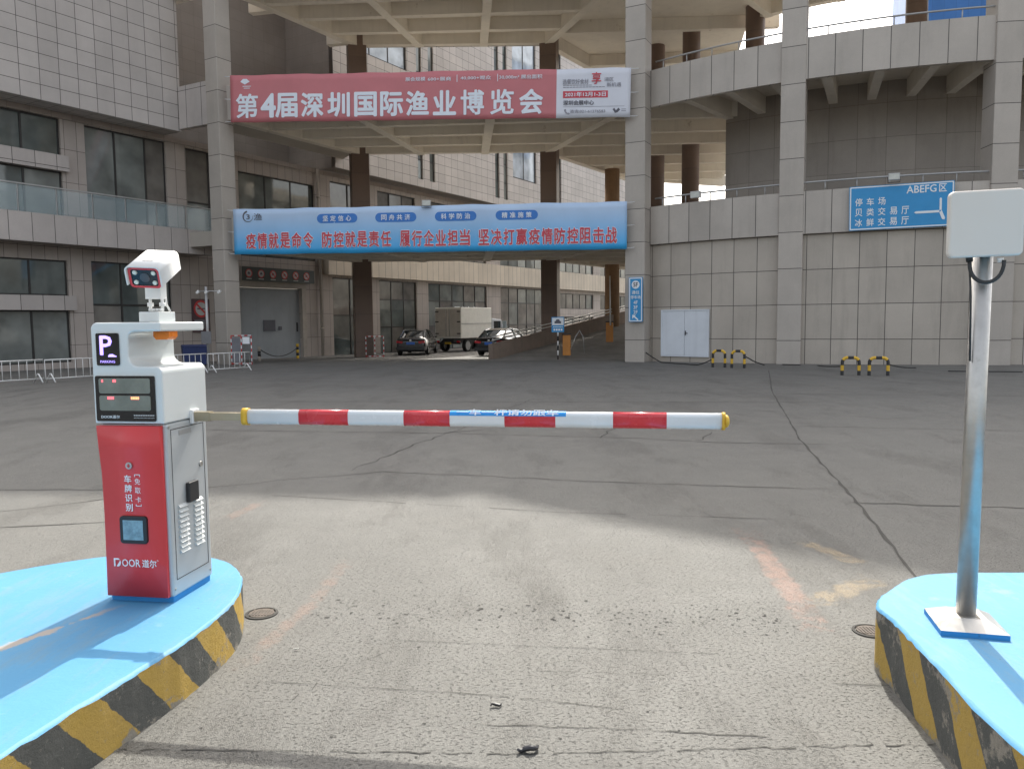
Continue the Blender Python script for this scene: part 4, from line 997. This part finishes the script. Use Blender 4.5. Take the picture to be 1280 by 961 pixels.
# little camera mast in front of that board
p = gnd(261, 462); p = at(260.5, 440, 29.6); px, py = p.x, p.y
ms = empty('camera_mast', (px, py, gz(py))); tag(ms, 'slim pole with small cameras on a cross arm, behind the white railing', 'camera pole')
mb = MB(); mb.tube([(0, 0, 0), (0, 0, 3.15)], .05, 10); mb.build('pole', M['galv'], ms)
mb = MB(); mb.tube([(-.32, 0, 2.98), (.55, 0, 2.98)], .02, 8); mb.build('cross_arm', M['galv'], ms)
for x in (-.30, .02, .5):
    mb = MB(); mb.tube([(x, -.10, 2.93), (x, .10, 2.97)], .05, 8); mb.tube([(x, 0, 2.95), (x, 0, 3.02)], .03, 8); mb.build('camera', M['white'], ms)
mb = MB(); mb.box(-.20, .16, -.12, -.055, 1.02, 1.48); mb.build('control_box', plain('grey_box', (.16, .16, .17), .5), ms)

# ------------------------------------------------------------------ ramp road, its wall and rail
RA, RBv = Vector((-1.0, 36.9)), Vector((5.8, 35.4)); RD = Vector((.563, .826)); SL = .113
def rz_(t): return gz(37) + SL * max(0, t)
mb = MB()
for i in range(16):
    t0, t1 = -1 + i * 1.6, -1 + (i + 1) * 1.6
    q = [(RA + RD * t0, t0), (RBv + RD * (t0 + 1.0), t0), (RBv + RD * (t1 + 1.0), t1), (RA + RD * t1, t1)]
    mb.face([(p.x, p.y, rz_(t) + .006) for p, t in q])
M['ramp'] = plain('ramp_concrete', (.24, .225, .205), .85, var=.18, vs=1.2, streak=.2)
tag(mb.build('ramp_road', M['ramp']), 'concrete ramp rising behind the front column', kind='structure')
rw = empty('ramp_wall', (0, 0, 0)); tag(rw, 'low brown concrete ramp wall with twin steel handrails, rising to the right', 'ramp wall')
mb = MB(); N = 20; T = 23.0; nn = Vector((-RD.y, RD.x)) * .11
for i in range(N):
    t0, t1 = T * i / N, T * (i + 1) / N; a, b_ = RA + RD * t0, RA + RD * t1
    lo0, lo1, hi0, hi1 = -.6, -.6, rz_(t0) + .74, rz_(t1) + .74
    for s in (1, -1):
        q = [(a.x + s * nn.x, a.y + s * nn.y, lo0), (b_.x + s * nn.x, b_.y + s * nn.y, lo1), (b_.x + s * nn.x, b_.y + s * nn.y, hi1), (a.x + s * nn.x, a.y + s * nn.y, hi0)]; mb.face(q)
    mb.face([(a.x - nn.x, a.y - nn.y, hi0), (b_.x - nn.x, b_.y - nn.y, hi1), (b_.x + nn.x, b_.y + nn.y, hi1), (a.x + nn.x, a.y + nn.y, hi0)])
    if i == 0: mb.face([(a.x - nn.x, a.y - nn.y, lo0), (a.x + nn.x, a.y + nn.y, lo0), (a.x + nn.x, a.y + nn.y, hi0), (a.x - nn.x, a.y - nn.y, hi0)])
mb.build('parapet', plain('brown_ramp_render', (.23, .175, .14), .85, var=.12, vs=1.5, streak=.3), rw)
for h_ in (.90, 1.06):
    mb = MB(); mb.tube([((RA + RD * t).x, (RA + RD * t).y, rz_(t) + h_) for t in [.1 + k * 2.2 for k in range(11)]], .035, 8); mb.build('handrail', M['steel'], rw)
for k in range(12):
    t = .2 + k * 1.9; p = RA + RD * t; mb = MB(); mb.tube([(p.x, p.y, rz_(t) + .72), (p.x, p.y, rz_(t) + 1.06)], .025, 6); mb.build('rail_post', M['steel'], rw)
# boom gates on the ramp
def gate(x, y, D, h, label, raised):
    p = at(x, y, D); t = max(0, (Vector((p.x, p.y)) - RA).dot(RD)); z = rz_(t)
    r = empty('ramp_gate', (p.x, p.y, z), R(-10)); tag(r, label, 'barrier gate', 'orange gates on the ramp')
    mb = MB(); mb.box(-.18, .18, -.16, .16, 0, h); mb.build('cabinet', M['gateorange'], r, bevel=.02)
    mb = MB(); mb.box(-.2, .2, -.18, .18, h, h + .06); mb.build('lid', M['blackp'], r, bevel=.01)
    mb = MB()
    if raised: mb.tube([(.05, -.2, h * .85), (.02, -.2, h * .85 + 2.5)], .035, 8)
    else: mb.tube([(.2, -.2, h * .3), (.42, -.2, h * .9), (.62, -.2, h * 1.22), (.78, -.2, h * .9), (.84, -.2, .1)], .02, 8)
    mb.build('arm' if raised else 'guard_hoop', M['white'] if raised else M['galv'], r)
gate(708.5, 440, 36.6, .95, 'orange ramp gate cabinet with a thin guard hoop, near the foot of the ramp', False)
gate(762, 428, 40.3, 1.0, 'orange ramp gate cabinet with its boom raised upright, further up the ramp', True)
p = at(697.5, 446, 36.2); z = gz(p.y)
bs = empty('bus_sign', (p.x, p.y, z), R(-5)); tag(bs, 'small white and blue vehicle sign on a striped post at the foot of the ramp', 'traffic sign')
for k in range(6):
    mb = MB(); mb.tube([(0, 0, k * .22), (0, 0, (k + 1) * .22)], .035, 8); mb.build('post_band', M['white'] if k % 2 else M['black'], bs)
mb = MB(); mb.box(-.29, .29, -.05, -.02, 1.28, 1.98); pl = mb.build('plate', M['bluesign'], bs)
mb = MB(); mb.box(-.26, .26, -.055, -.051, 1.60, 1.94); pw = mb.build('panel', M['signwhite'], bs)
mb = MB(); mb.extr([(-.15, 1.68), (.15, 1.68), (.15, 1.78), (.10, 1.79), (.06, 1.87), (-.06, 1.87), (-.10, 1.79), (-.15, 1.78)], -.060, -.056); mb.build('car_mark', M['inkdark'], pw)
mb = MB()
for i in range(7): mb.box(-.22 + i * .065, -.17 + i * .065, -.055, -.051, 1.50, 1.54)
mb.build('caption', M['signwhite'], pl)
mb = MB()
for i in range(4): mb.box(-.2 + i * .11, -.12 + i * .11, -.055, -.051, 1.35, 1.44)
mb.build('caption', M['signwhite'], pl)

# ------------------------------------------------------------------ vehicles
M['tyre'] = plain('tyre_rubber', (.02, .02, .02), .85); M['rim'] = plain('alloy_rim', (.45, .45, .46), .35, .8)
M['carglass'] = glass_dark('car_glass', (.02, .025, .028), .05, .8); M['taillight'] = plain('red_tail_lens', (.45, .01, .02), .2, var=.05, coat=.4)
M['numberplate'] = plain('blue_number_plate', (.02, .12, .5), .4); M['chrome'] = plain('chrome', (.7, .7, .7), .15, 1.0)
def wheel(par, x, y, r, wd, mrim):
    mb = MB(); P = [(-.5, .78), (-.5, .94), (-.38, 1), (.38, 1), (.5, .94), (.5, .78)]; n = 22
    for (u0, k0), (u1, k1) in zip(P[:-1], P[1:]):
        for i in range(n):
            a0, a1 = 2 * math.pi * i / n, 2 * math.pi * (i + 1) / n
            mb.face([(x + u0 * wd, y + r * k0 * math.cos(a0), r + r * k0 * math.sin(a0)), (x + u0 * wd, y + r * k0 * math.cos(a1), r + r * k0 * math.sin(a1)), (x + u1 * wd, y + r * k1 * math.cos(a1), r + r * k1 * math.sin(a1)), (x + u1 * wd, y + r * k1 * math.cos(a0), r + r * k1 * math.sin(a0))], smooth=True)
    t = mb.build('wheel', M['tyre'], par)
    for s in (-1, 1):
        mb = MB()
        if s == (1 if x > 0 else -1):
            for k in range(5):
                a = k * 2 * math.pi / 5; c_, s_ = math.cos(a), math.sin(a); xx = x + s * wd * .44
                mb.face([(xx, y + r * .1 * -s_, r + r * .1 * c_), (xx, y + r * .74 * c_ - .09 * r * s_, r + r * .74 * s_ + .09 * r * c_), (xx, y + r * .74 * c_ + .09 * r * s_, r + r * .74 * s_ - .09 * r * c_), (xx, y + r * .1 * s_, r - r * .1 * c_)])
            mb.tube([(x + s * wd * .30, y, r), (x + s * wd * .36, y, r)], r * .77, 18)
            mb.build('rim', mrim, t)
def sedan(name, label, loc, rz, col):
    r = empty(name, loc, rz); tag(r, label, 'car', 'dark cars behind the ramp foot')
    pm = plain('car_paint', col, .22, .3, var=.04, coat=.8)
    # stations: y, half width, bottom, belt height
    st = [(-2.30, .70, .36, .74), (-2.26, .80, .27, .90), (-2.12, .85, .22, 1.00), (-1.6, .89, .19, 1.02), (-.8, .90, .18, .98), (.4, .90, .18, .95), (1.1, .89, .19, .93), (1.75, .86, .21, .83), (2.15, .80, .25, .72), (2.32, .66, .34, .58)]
    def sect(s):
        y, hw, zb, zt = s; h = zt - zb
        half = [(hw * .86, zb), (hw * .97, zb + h * .18), (hw, zb + h * .5), (hw * .975, zb + h * .78), (hw * .90, zt - .01), (hw * .55, zt + .012), (0, zt + .02)]
        return [(x, y, z) for x, z in half] + [(-x, y, z) for x, z in reversed(half[:-1])]
    mb = MB(); S = [sect(s) for s in st]
    for A_, B_ in zip(S[:-1], S[1:]):
        for i in range(len(A_) - 1): mb.face([A_[i], B_[i], B_[i + 1], A_[i + 1]], smooth=True)
        mb.face([A_[-1], B_[-1], B_[0], A_[0]])
    mb.face(S[0]); mb.face(list(reversed(S[-1]))); body_ = mb.build('body', pm, r)
    # greenhouse: dark glass with a painted roof skin and pillars
    gs = [(-1.98, .74, .985, .70, 1.00), (-1.35, .79, 1.0, .60, 1.36), (-.75, .80, .98, .60, 1.45), (.0, .80, .96, .60, 1.45), (.55, .79, .95, .60, 1.36), (1.30, .76, .92, .70, .94)]
    mb = MB(); G = [[(w0, y, z0), (w1, y, z1), (0, y, z1 + .025), (-w1, y, z1), (-w0, y, z0)] for y, w0, z0, w1, z1 in gs]
    for A_, B_ in zip(G[:-1], G[1:]):
        for i in range(4): mb.face([A_[i], B_[i], B_[i + 1], A_[i + 1]], smooth=True)
    mb.build('glasshouse', M['carglass'], r)
    mb = MB()
    for A_, B_ in zip(G[1:4], G[2:5]):
        for i in (1, 2): mb.face([tuple(Vector(q) + Vector((0, 0, .012))) for q in (A_[i], B_[i], B_[i + 1], A_[i + 1])], smooth=True)
    mb.build('roof', pm, r)
    mb = MB()
    for s in (-1, 1):
        for i0, i1 in ((0, 1), (4, 5)):
            a, b_ = Vector(G[i0][1]), Vector(G[i1][1]); a.x *= s; b_.x *= s; mb.tube([a, b_], .045, 6)
        for y in (-.35,): mb.tube([(s * .805, y, .97), (s * .605, y, 1.45)], .04, 6)
        mb.tube([(s * .605, -1.35, 1.37), (s * .605, -.75, 1.455), (s * .605, .55, 1.37)], .03, 6)
    mb.build('pillar', pm, r, merge=False)
    for s in (-1, 1):
        for y in (-1.42, 1.38): wheel(r, s * .80, y, .31, .20, M['rim'])
        mb = MB(); mb.extr([(s * .44, .80), (s * .80, .84), (s * .81, .72), (s * .48, .68)], -2.34, -2.18); mb.build('tail_light', M['taillight'], r)
        mb = MB(); mb.box(s * .92 - .07, s * .92 + .07, .75, .86, .94, 1.05); mb.build('mirror', pm, r, bevel=.02)
        mb = MB(); mb.extr([(s * .42, .62), (s * .70, .66), (s * .70, .55), (s * .44, .53)], 2.2, 2.33); mb.build('headlight', M['signwhite'], r)
    mb = MB(); mb.box(-.24, .24, -2.35, -2.31, .62, .76); npq = mb.build('number_plate', M['numberplate'], r)
    mb = MB(); mb.extr(rrect(.12, .09, .02, 3), 0, .01, M=Matrix.Translation((0, -2.335, .86))); mb.build('emblem', M['chrome'], r)
    mb = MB(); mb.extr([(-.80, .30), (.80, .30), (.83, .48), (-.83, .48)], -2.40, -2.2); mb.build('bumper', M['blackp'], r, bevel=.03)
    return r
p = at(517, 440, 44.3); sedan('parked_car', 'dark grey sedan seen from behind, left of the white truck', (p.x, p.y + 2.3, gz(p.y)), R(-4), (.05, .05, .052))
p = at(611, 440, 41.6); sedan('parked_car', 'black sedan half hidden by the foot of the ramp wall, right of the white truck', (p.x + .8, p.y + 2.2, gz(p.y)), R(-20), (.012, .012, .014))
# white box truck
p = at(560.5, 432, 50.5)
tr = empty('box_truck', (p.x, p.y, gz(p.y)), R(-31)); tag(tr, 'dirty white box truck standing between the two dark cars', 'truck')
M['truckwhite'] = plain('dirty_truck_white', (.80, .80, .75), .5, var=.06, dirt=(4, .64, (.30, .27, .2))); M['truckdoor'] = plain('dirty_truck_door', (.50, .47, .43), .55, var=.12, vs=2)
mb = MB(); mb.box(-1.02, 1.02, 0, 3.6, .88, 2.85); bx = mb.build('cargo_box', M['truckwhite'], tr, bevel=.02, seg=1)
mb = MB(); mb.box(1.022, 1.04, .02, 3.58, 1.78, 1.83); mb.build('side_trim', M['galv'], bx)
for s in (-1, 1):
    mb = MB(); mb.box(*sorted((s * .02, s * .96)), -.03, -.004, .98, 2.75); d = mb.build('rear_door', M['truckdoor'], tr)
    mb = MB(); mb.tube([(s * .14, -.05, 1.0), (s * .14, -.05, 2.72)], .018, 6); mb.build('lock_rod', M['galv'], d)
    mb = MB()
    for z in (1.15, 1.9, 2.55): mb.box(*sorted((s * .72, s * .98)), -.045, -.031, z, z + .07)
    mb.build('hinge', M['black'], d)
    mb = MB(); mb.box(*sorted((s * .7, s * .92)), -.06, 0, .62, .72); mb.build('tail_light', M['taillight'], tr)
    for y in (.85, 4.1): wheel(tr, s * .86, y, .40, .26, M['galv'])
mb = MB(); mb.box(-.42, .42, .02, 5.2, .55, .86); mb.build('chassis', M['black'], tr)
mb = MB(); mb.box(-.95, .95, -.02, .1, .5, .62); mb.build('rear_bar', M['black'], tr); mb = MB(); mb.box(-.24, .24, -.06, -.021, .5, .64); mb.build('number_plate', plain('yellow_number_plate', (.5, .34, .04), .5), tr)
mb = MB(); mb.extr([(3.75, .5), (5.35, .5), (5.4, 1.25), (5.0, 2.05), (3.8, 2.15)], -.95, .95, M=Matrix.Rotation(R(90), 4, 'Z') @ Matrix.Scale(-1, 4, (0, 1, 0))); mb.build('cab', plain('cab_paint', (.55, .58, .62), .3, coat=.5), tr, bevel=.05)
mb = MB(); mb.box(.951, .965, 4.0, 4.85, 1.35, 1.95); mb.build('side_window', M['carglass'], tr)
mb = MB(); mb.box(1.02, 1.28, 5.02, 5.09, 1.45, 1.95); mb.tube([(.93, 5.05, 1.9), (1.1, 5.05, 1.9)], .02, 6); mb.build('mirror', plain('blue_grey_mirror_back', (.45, .55, .62), .3), tr)

# ------------------------------------------------------------------ bollards, chains, posts
def hoop_at(x, y, w_, h_, lab, rz=0.0):
    p = gnd(x, y); r = empty('hoop_bollard', (p.x, p.y, p.z), rz); tag(r, lab, 'bollard', 'yellow and black hoop bollards')
    P = [(-w_ / 2, 0, -.02), (-w_ / 2, 0, h_ - .14)] + [(-w_ / 2 + .14 - .14 * math.cos(R(t)), 0, h_ - .14 + .14 * math.sin(R(t))) for t in (20, 40, 60, 80, 90)]
    P += [(-q[0], 0, q[2]) for q in reversed(P)]
    # cut into bands along the length
    D_ = [0.0]
    for a, b_ in zip(P[:-1], P[1:]): D_.append(D_[-1] + (Vector(b_) - Vector(a)).length)
    def pt(d):
        for i in range(len(P) - 1):
            if d <= D_[i + 1] + 1e-9: return Vector(P[i]).lerp(Vector(P[i + 1]), (d - D_[i]) / (D_[i + 1] - D_[i]))
        return Vector(P[-1])
    nb = 9
    for k in range(nb):
        a, b_ = D_[-1] * k / nb, D_[-1] * (k + 1) / nb; mb = MB()
        mb.tube([pt(a + (b_ - a) * j / 5) for j in range(6)], .047, 10, cap=k in (0, nb - 1)); mb.build('band', M['yellow'] if k % 2 else M['blackp'], r)
    return r
hoop_at(898.5, 459, .44, .60, 'yellow and black hoop bollard nearest the white double door on its right', R(-30))
hoop_at(922.5, 460, .44, .60, 'yellow and black hoop bollard with a black cable running right to the curved wall', R(-30))
hoop_at(1063, 469, .46, .52, 'left hoop bollard of the pair under the blue direction sign', R(-16))
hoop_at(1098, 469.5, .50, .52, 'right hoop bollard of the pair under the blue direction sign', R(-16))
hoop_at(796, 452, .40, .55, 'hoop bollard at the foot of the column with the narrow blue sign', R(-27))
def cable(p, q, lab, sag=.0, n=14, r=.022):
    p, q = Vector(p), Vector(q); P = []
    for i in range(n + 1):
        t = i / n; v = p.lerp(q, t); v.z -= sag * 4 * t * (1 - t); v.z = max(v.z, gz(v.y) + .02); v.x += .02 * math.sin(9 * t); P.append(v)
    mb = MB(); mb.tube(P, r, 6); return tag(mb.build('black_cable', M['cable']), lab, 'cable')
def g3(x, y, h): p = gnd(x, y); return (p.x, p.y, p.z + h)
cable(g3(804, 452, .48), g3(892, 458, .30), 'black cable drooping in front of the white double door', .5)
cable(g3(930, 459, .40), g3(955, 458, .05), 'short black cable from a hoop bollard down to the curved wall', .02)
cable(g3(1053, 468, .25), g3(1022, 459, .06), 'black cable trailing left from the bollard pair under the direction sign', .02)
cable(g3(1109, 468, .30), g3(1144, 462, .06), 'black cable trailing right from the bollard pair under the direction sign', .03)
cable(g3(978, 456.5, .03), g3(1000, 457, .03), 'short loose piece of black cable at the base of the column'); cable(g3(1185, 465, .03), g3(1278, 466, .03), 'thin cable lying on the ground along the curved wall at the right', r=.018)
def post(x, y, D, lab, bands, h_=.85):
    p = at(x, y, D); r = empty('marker_post', (p.x, p.y, gz(p.y))); tag(r, lab, 'bollard'); k = len(bands)
    for i, b_ in enumerate(bands):
        mb = MB(); mb.tube([(0, 0, h_ * i / k), (0, 0, h_ * (i + 1) / k)], .075, 12); mb.build('band', M[b_], r)
    return p
pa = post(372, 440, 41.4, 'yellow and black striped post at the right of the loading door', ['yellow', 'blackp', 'yellow', 'blackp', 'yellow'], .78)
pb_ = post(324, 440, 38.2, 'short dull post at the left of the loading door', ['shutter_frame', 'blackp', 'shutter_frame'], .72)
cable((pa.x, pa.y, gz(pa.y) + .6), (pb_.x, pb_.y, gz(pb_.y) + .6), 'sagging chain between the two posts before the loading door', .42)

# ------------------------------------------------------------------ white railings along the left
fa, fb = Vector((-15.9, 20.2)), Vector((-9.75, 29.3)); nsec = 6
proto = None
d = fb - fa; sl_ = d.length / nsec; frz = math.atan2(d.y, d.x)
labs = ['section of low white railing at the left edge of the photo', 'low white railing section with an angled foot, just left of the ticket machine', 'low white railing section hidden in part by the ticket machine', 'low white railing section right behind the head of the ticket machine', 'low white railing section in front of the slim camera mast', 'last low white railing section, ending before the red and white barricade']
for k in range(nsec):
    p = fa + d * (k / nsec)
    if proto is None:
        r = empty('railing_section'); proto = r; ln = sl_ - .05
        mb = MB(); mb.tube([(0, 0, .12), (0, 0, .68), (ln, 0, .68), (ln, 0, .12), (0, 0, .12)], .019, 8); mb.build('frame', M['white'], r)
        for i in range(1, 8):
            mb = MB(); mb.tube([(ln * i / 8, 0, .13), (ln * i / 8, 0, .67)], .010, 6); mb.build('bar', M['white'], r)
        for x in (.15, ln - .15):
            mb = MB(); mb.tube([(x, -.26, .02), (x, -.03, .26), (x, .03, .26), (x, .26, .02)], .022, 6); mb.build('foot', M['white'], r)
    else: r = copy_tree(proto)
    r.location = (p.x, p.y, gz(p.y)); r.rotation_euler = (0, 0, frz); tag(r, labs[k], 'railing', 'low white railings along the hall')

# ------------------------------------------------------------------ red and white barricades
def barricade(x, y, D, w_, h_, rz, lab, notice):
    p = at(x, y, D); r = empty('barricade', (p.x, p.y, gz(p.y)), rz); tag(r, lab, 'barricade', 'red and white barricades round the columns')
    segs = []
    for xx in (-w_ / 2, 0, w_ / 2): segs.append(((xx, 0, 0), (xx, 0, h_)))
    for zz in (.06, h_): segs.append(((-w_ / 2, 0, zz), (w_ / 2, 0, zz)))
    for a, b_ in segs:
        a, b_ = Vector(a), Vector(b_); n = max(4, int((b_ - a).length / .13)); mb = MB()
        for i in range(n): mb.tube([a.lerp(b_, i / n), a.lerp(b_, (i + 1) / n)], .024, 6, mat=i % 2, cap=i in (0, n - 1))
        mb.build('striped_tube', [M['redp'], M['signwhite']], r)
    mb = MB()
    for i in range(20):
        xx = -w_ / 2 + w_ * (i + .5) / 20; mb.box(xx - .004, xx + .004, -.004, .004, .07, h_ - .02)
    for i in range(16):
        zz = .07 + (h_ - .09) * (i + .5) / 16; mb.box(-w_ / 2, w_ / 2, -.0035, .0035, zz - .003, zz + .003)
    mb.build('mesh_infill', M['frame'], r, merge=False)
    if notice:
        mb = MB(); mb.box(.06, w_ / 2 - .06, -.045, -.03, h_ - .36, h_ - .06); mb.build('notice', M['signwhite'], r)
        mb = MB(); mb.box(-w_ / 2 + .03, -.04, -.04, -.03, .12, h_ - .08); mb.build('board', plain('grey_board', (.17, .17, .19), .6), r)
barricade(302, 440, 34.3, .84, 1.28, R(8), 'red and white barricade with a paper notice, at the front left column', True)
barricade(468.5, 430, 42.1, .95, 1.12, R(0), 'red and white barricade without a notice, at the brown rear column', False)

# ------------------------------------------------------------------ waste bins by the wall
for k, (x, D, lab) in enumerate(((236, 33.6, 'dark blue wheeled bin, the left one behind the railing'), (251, 33.9, 'dark blue wheeled bin beside the camera mast behind the railing'))):
    p = at(x, 450, D); r = empty('waste_bin', (p.x, p.y, gz(p.y)), R(30)); tag(r, lab, 'bin', 'blue bins behind the railing')
    bm_ = plain('navy_plastic', (.02, .035, .12), .5)
    mb = MB(); q0 = [(-.21, -.24), (.21, -.24), (.21, .22), (-.21, .22)]; q1 = [(-.26, -.30), (.26, -.30), (.26, .27), (-.26, .27)]
    for i in range(4):
        j = (i + 1) % 4; mb.face([(*q0[i], .06), (*q0[j], .06), (*q1[j], .82), (*q1[i], .82)])
    mb.face([(*q, .06) for q in q0]); mb.face([(*q, .82) for q in q1]); mb.build('tub', bm_, r)
    mb = MB(); mb.extr([(-.33, .825), (.28, .825), (.28, .87), (0, .92), (-.33, .87)], -.27, .27, M=Matrix.Rotation(R(90), 4, 'Z')); mb.build('lid', bm_, r, bevel=.01)
    for s in (-1, 1): mb = MB(); mb.tube([(s * .25, .2, .09), (s * .21, .2, .09)], .09, 12); mb.build('wheel', M['tyre'], r)
    mb = MB(); mb.tube([(-.22, .33, .83), (-.22, .36, .86), (.22, .36, .86), (.22, .33, .83)], .016, 6); mb.build('handle', bm_, r)

# ------------------------------------------------------------------ floodlights
def flood(x, y, D, rz, lab, s=1.0):
    p = at(x, y, D); r = empty('floodlight', p, rz); tag(r, lab, 'floodlight', 'small floodlights on the parapets')
    mb = MB(); mb.box(-.19 * s, .19 * s, -.06, .04, -.12 * s, .12 * s); h = mb.build('housing', M['galv'], r, bevel=.01)
    mb = MB(); mb.box(-.165 * s, .165 * s, -.066, -.061, -.095 * s, .095 * s); mb.build('lamp_glass', plain('pale_lamp_glass', (.55, .56, .52), .25), r)
    mb = MB(); mb.tube([(-.2 * s, 0, 0), (-.2 * s, 0, -.2 * s), (.2 * s, 0, -.2 * s), (.2 * s, 0, 0)], .012, 6); mb.build('bracket', M['frame'], r)
flood(1117.5, 221, 28.5, R(-18), 'small floodlight on the parapet rail above the blue direction sign')
flood(533, 254, 33.9, R(-5), 'small floodlight standing on the top edge of the blue banner')
flood(869.5, 243.5, 31.5, R(-35), 'small floodlight on the curved parapet, right of the front column', 1.1)

# ------------------------------------------------------------------ covers and litter on the lane
def cover(x, y, lab, rr):
    p = gnd(x, y); r = empty('valve_cover', (p.x, p.y, 0)); tag(r, lab, 'cover')
    rust = plain('rusty_iron', (.11, .09, .075), .8, var=.3, vs=20, bp=.4, bs=120)
    mb = MB(); P = [(rr * 1.18, -.01), (rr * 1.18, .006), (rr * 1.0, .008), (rr * .94, -.004), (0, -.002)]; n = 26
    for (a, z0), (b_, z1) in zip(P[:-1], P[1:]):
        for i in range(n):
            t0, t1 = 2 * math.pi * i / n, 2 * math.pi * (i + 1) / n
            q = [(a * math.cos(t0), a * math.sin(t0), z0), (a * math.cos(t1), a * math.sin(t1), z0), (b_ * math.cos(t1), b_ * math.sin(t1), z1), (b_ * math.cos(t0), b_ * math.sin(t0), z1)]
            mb.face(q if b_ else q[:3], smooth=False)
    mb.build('ring', M['crack'], r)
    mb = MB(); q = [(rr * .9 * math.cos(2 * math.pi * i / n), rr * .9 * math.sin(2 * math.pi * i / n)) for i in range(n)]; mb.prism(q, -.004, .007)
    for i in range(-3, 4): mb.box(i * rr * .22 - .004, i * rr * .22 + .004, -rr * .6, rr * .6, .0075, .010)
    mb.build('lid', rust, r)
cover(327, 767, 'small round iron valve cover beside the left kerb island', .075); cover(1088, 789, 'small round iron valve cover beside the right kerb island', .075)
def scrap(x, y, lab, s, col, cat):
    p = gnd(x, y); rn = random.Random(int(x)); mb = MB()
    P = [Vector((s * (i / 6 - .5), s * .18 * math.sin(i * 1.1) + rn.uniform(-.1, .1) * s, .008 + rn.random() * s * .16)) for i in range(7)]
    mb.tube(P, [s * (.03 + .10 * math.sin(math.pi * (i + .6) / 7.2)) for i in range(7)], 7)
    o = mb.build('litter', plain('litter_film', col, .35, var=.3, vs=30)); o.location = p; o.rotation_euler = (0, 0, .5); return tag(o, lab, cat)
scrap(661, 940, 'crumpled black scrap of plastic lying on the lane near the lower edge', .085, (.03, .03, .035), 'litter')
scrap(620, 883, 'thin dark curled strip lying on the lane', .05, (.02, .02, .02), 'litter')
scrap(370, 813, 'tiny pale cigarette end lying on the lane', .026, (.6, .58, .54), 'litter')
scrap(1222, 803, 'small pink scrap on the right island in front of the pole base', .05, (.55, .40, .40), 'litter')

# ------------------------------------------------------------------ blue clad building seen through the upper deck
p = at(1195, 20, 75)
bb = empty('blue_building', (p.x, p.y, 0), R(-20)); tag(bb, 'distant flat blue clad building seen between the upper decks at the right', 'building')
mb = MB(); mb.box(-4.0, 11.8, .2, 12, -1, 23.9); mb.build('added_lower_wall', M['core'], bb)  # unseen brown lower part, added to keep blue out of the hall windows' reflections
mb = MB(); mb.box(-4.2, 12, 0, 12.2, 24, 36); mb.build('blue_wall', tile('blue_metal_cladding', (.05, .17, .45), 1.0, 40, jw=.02, jcol=(.04, .12, .3), stain=0), bb)
mb = MB(); mb.box(-4.4, 12.2, -.2, 12.2, 36.004, 36.4); mb.build('roof', M['galv'], bb)
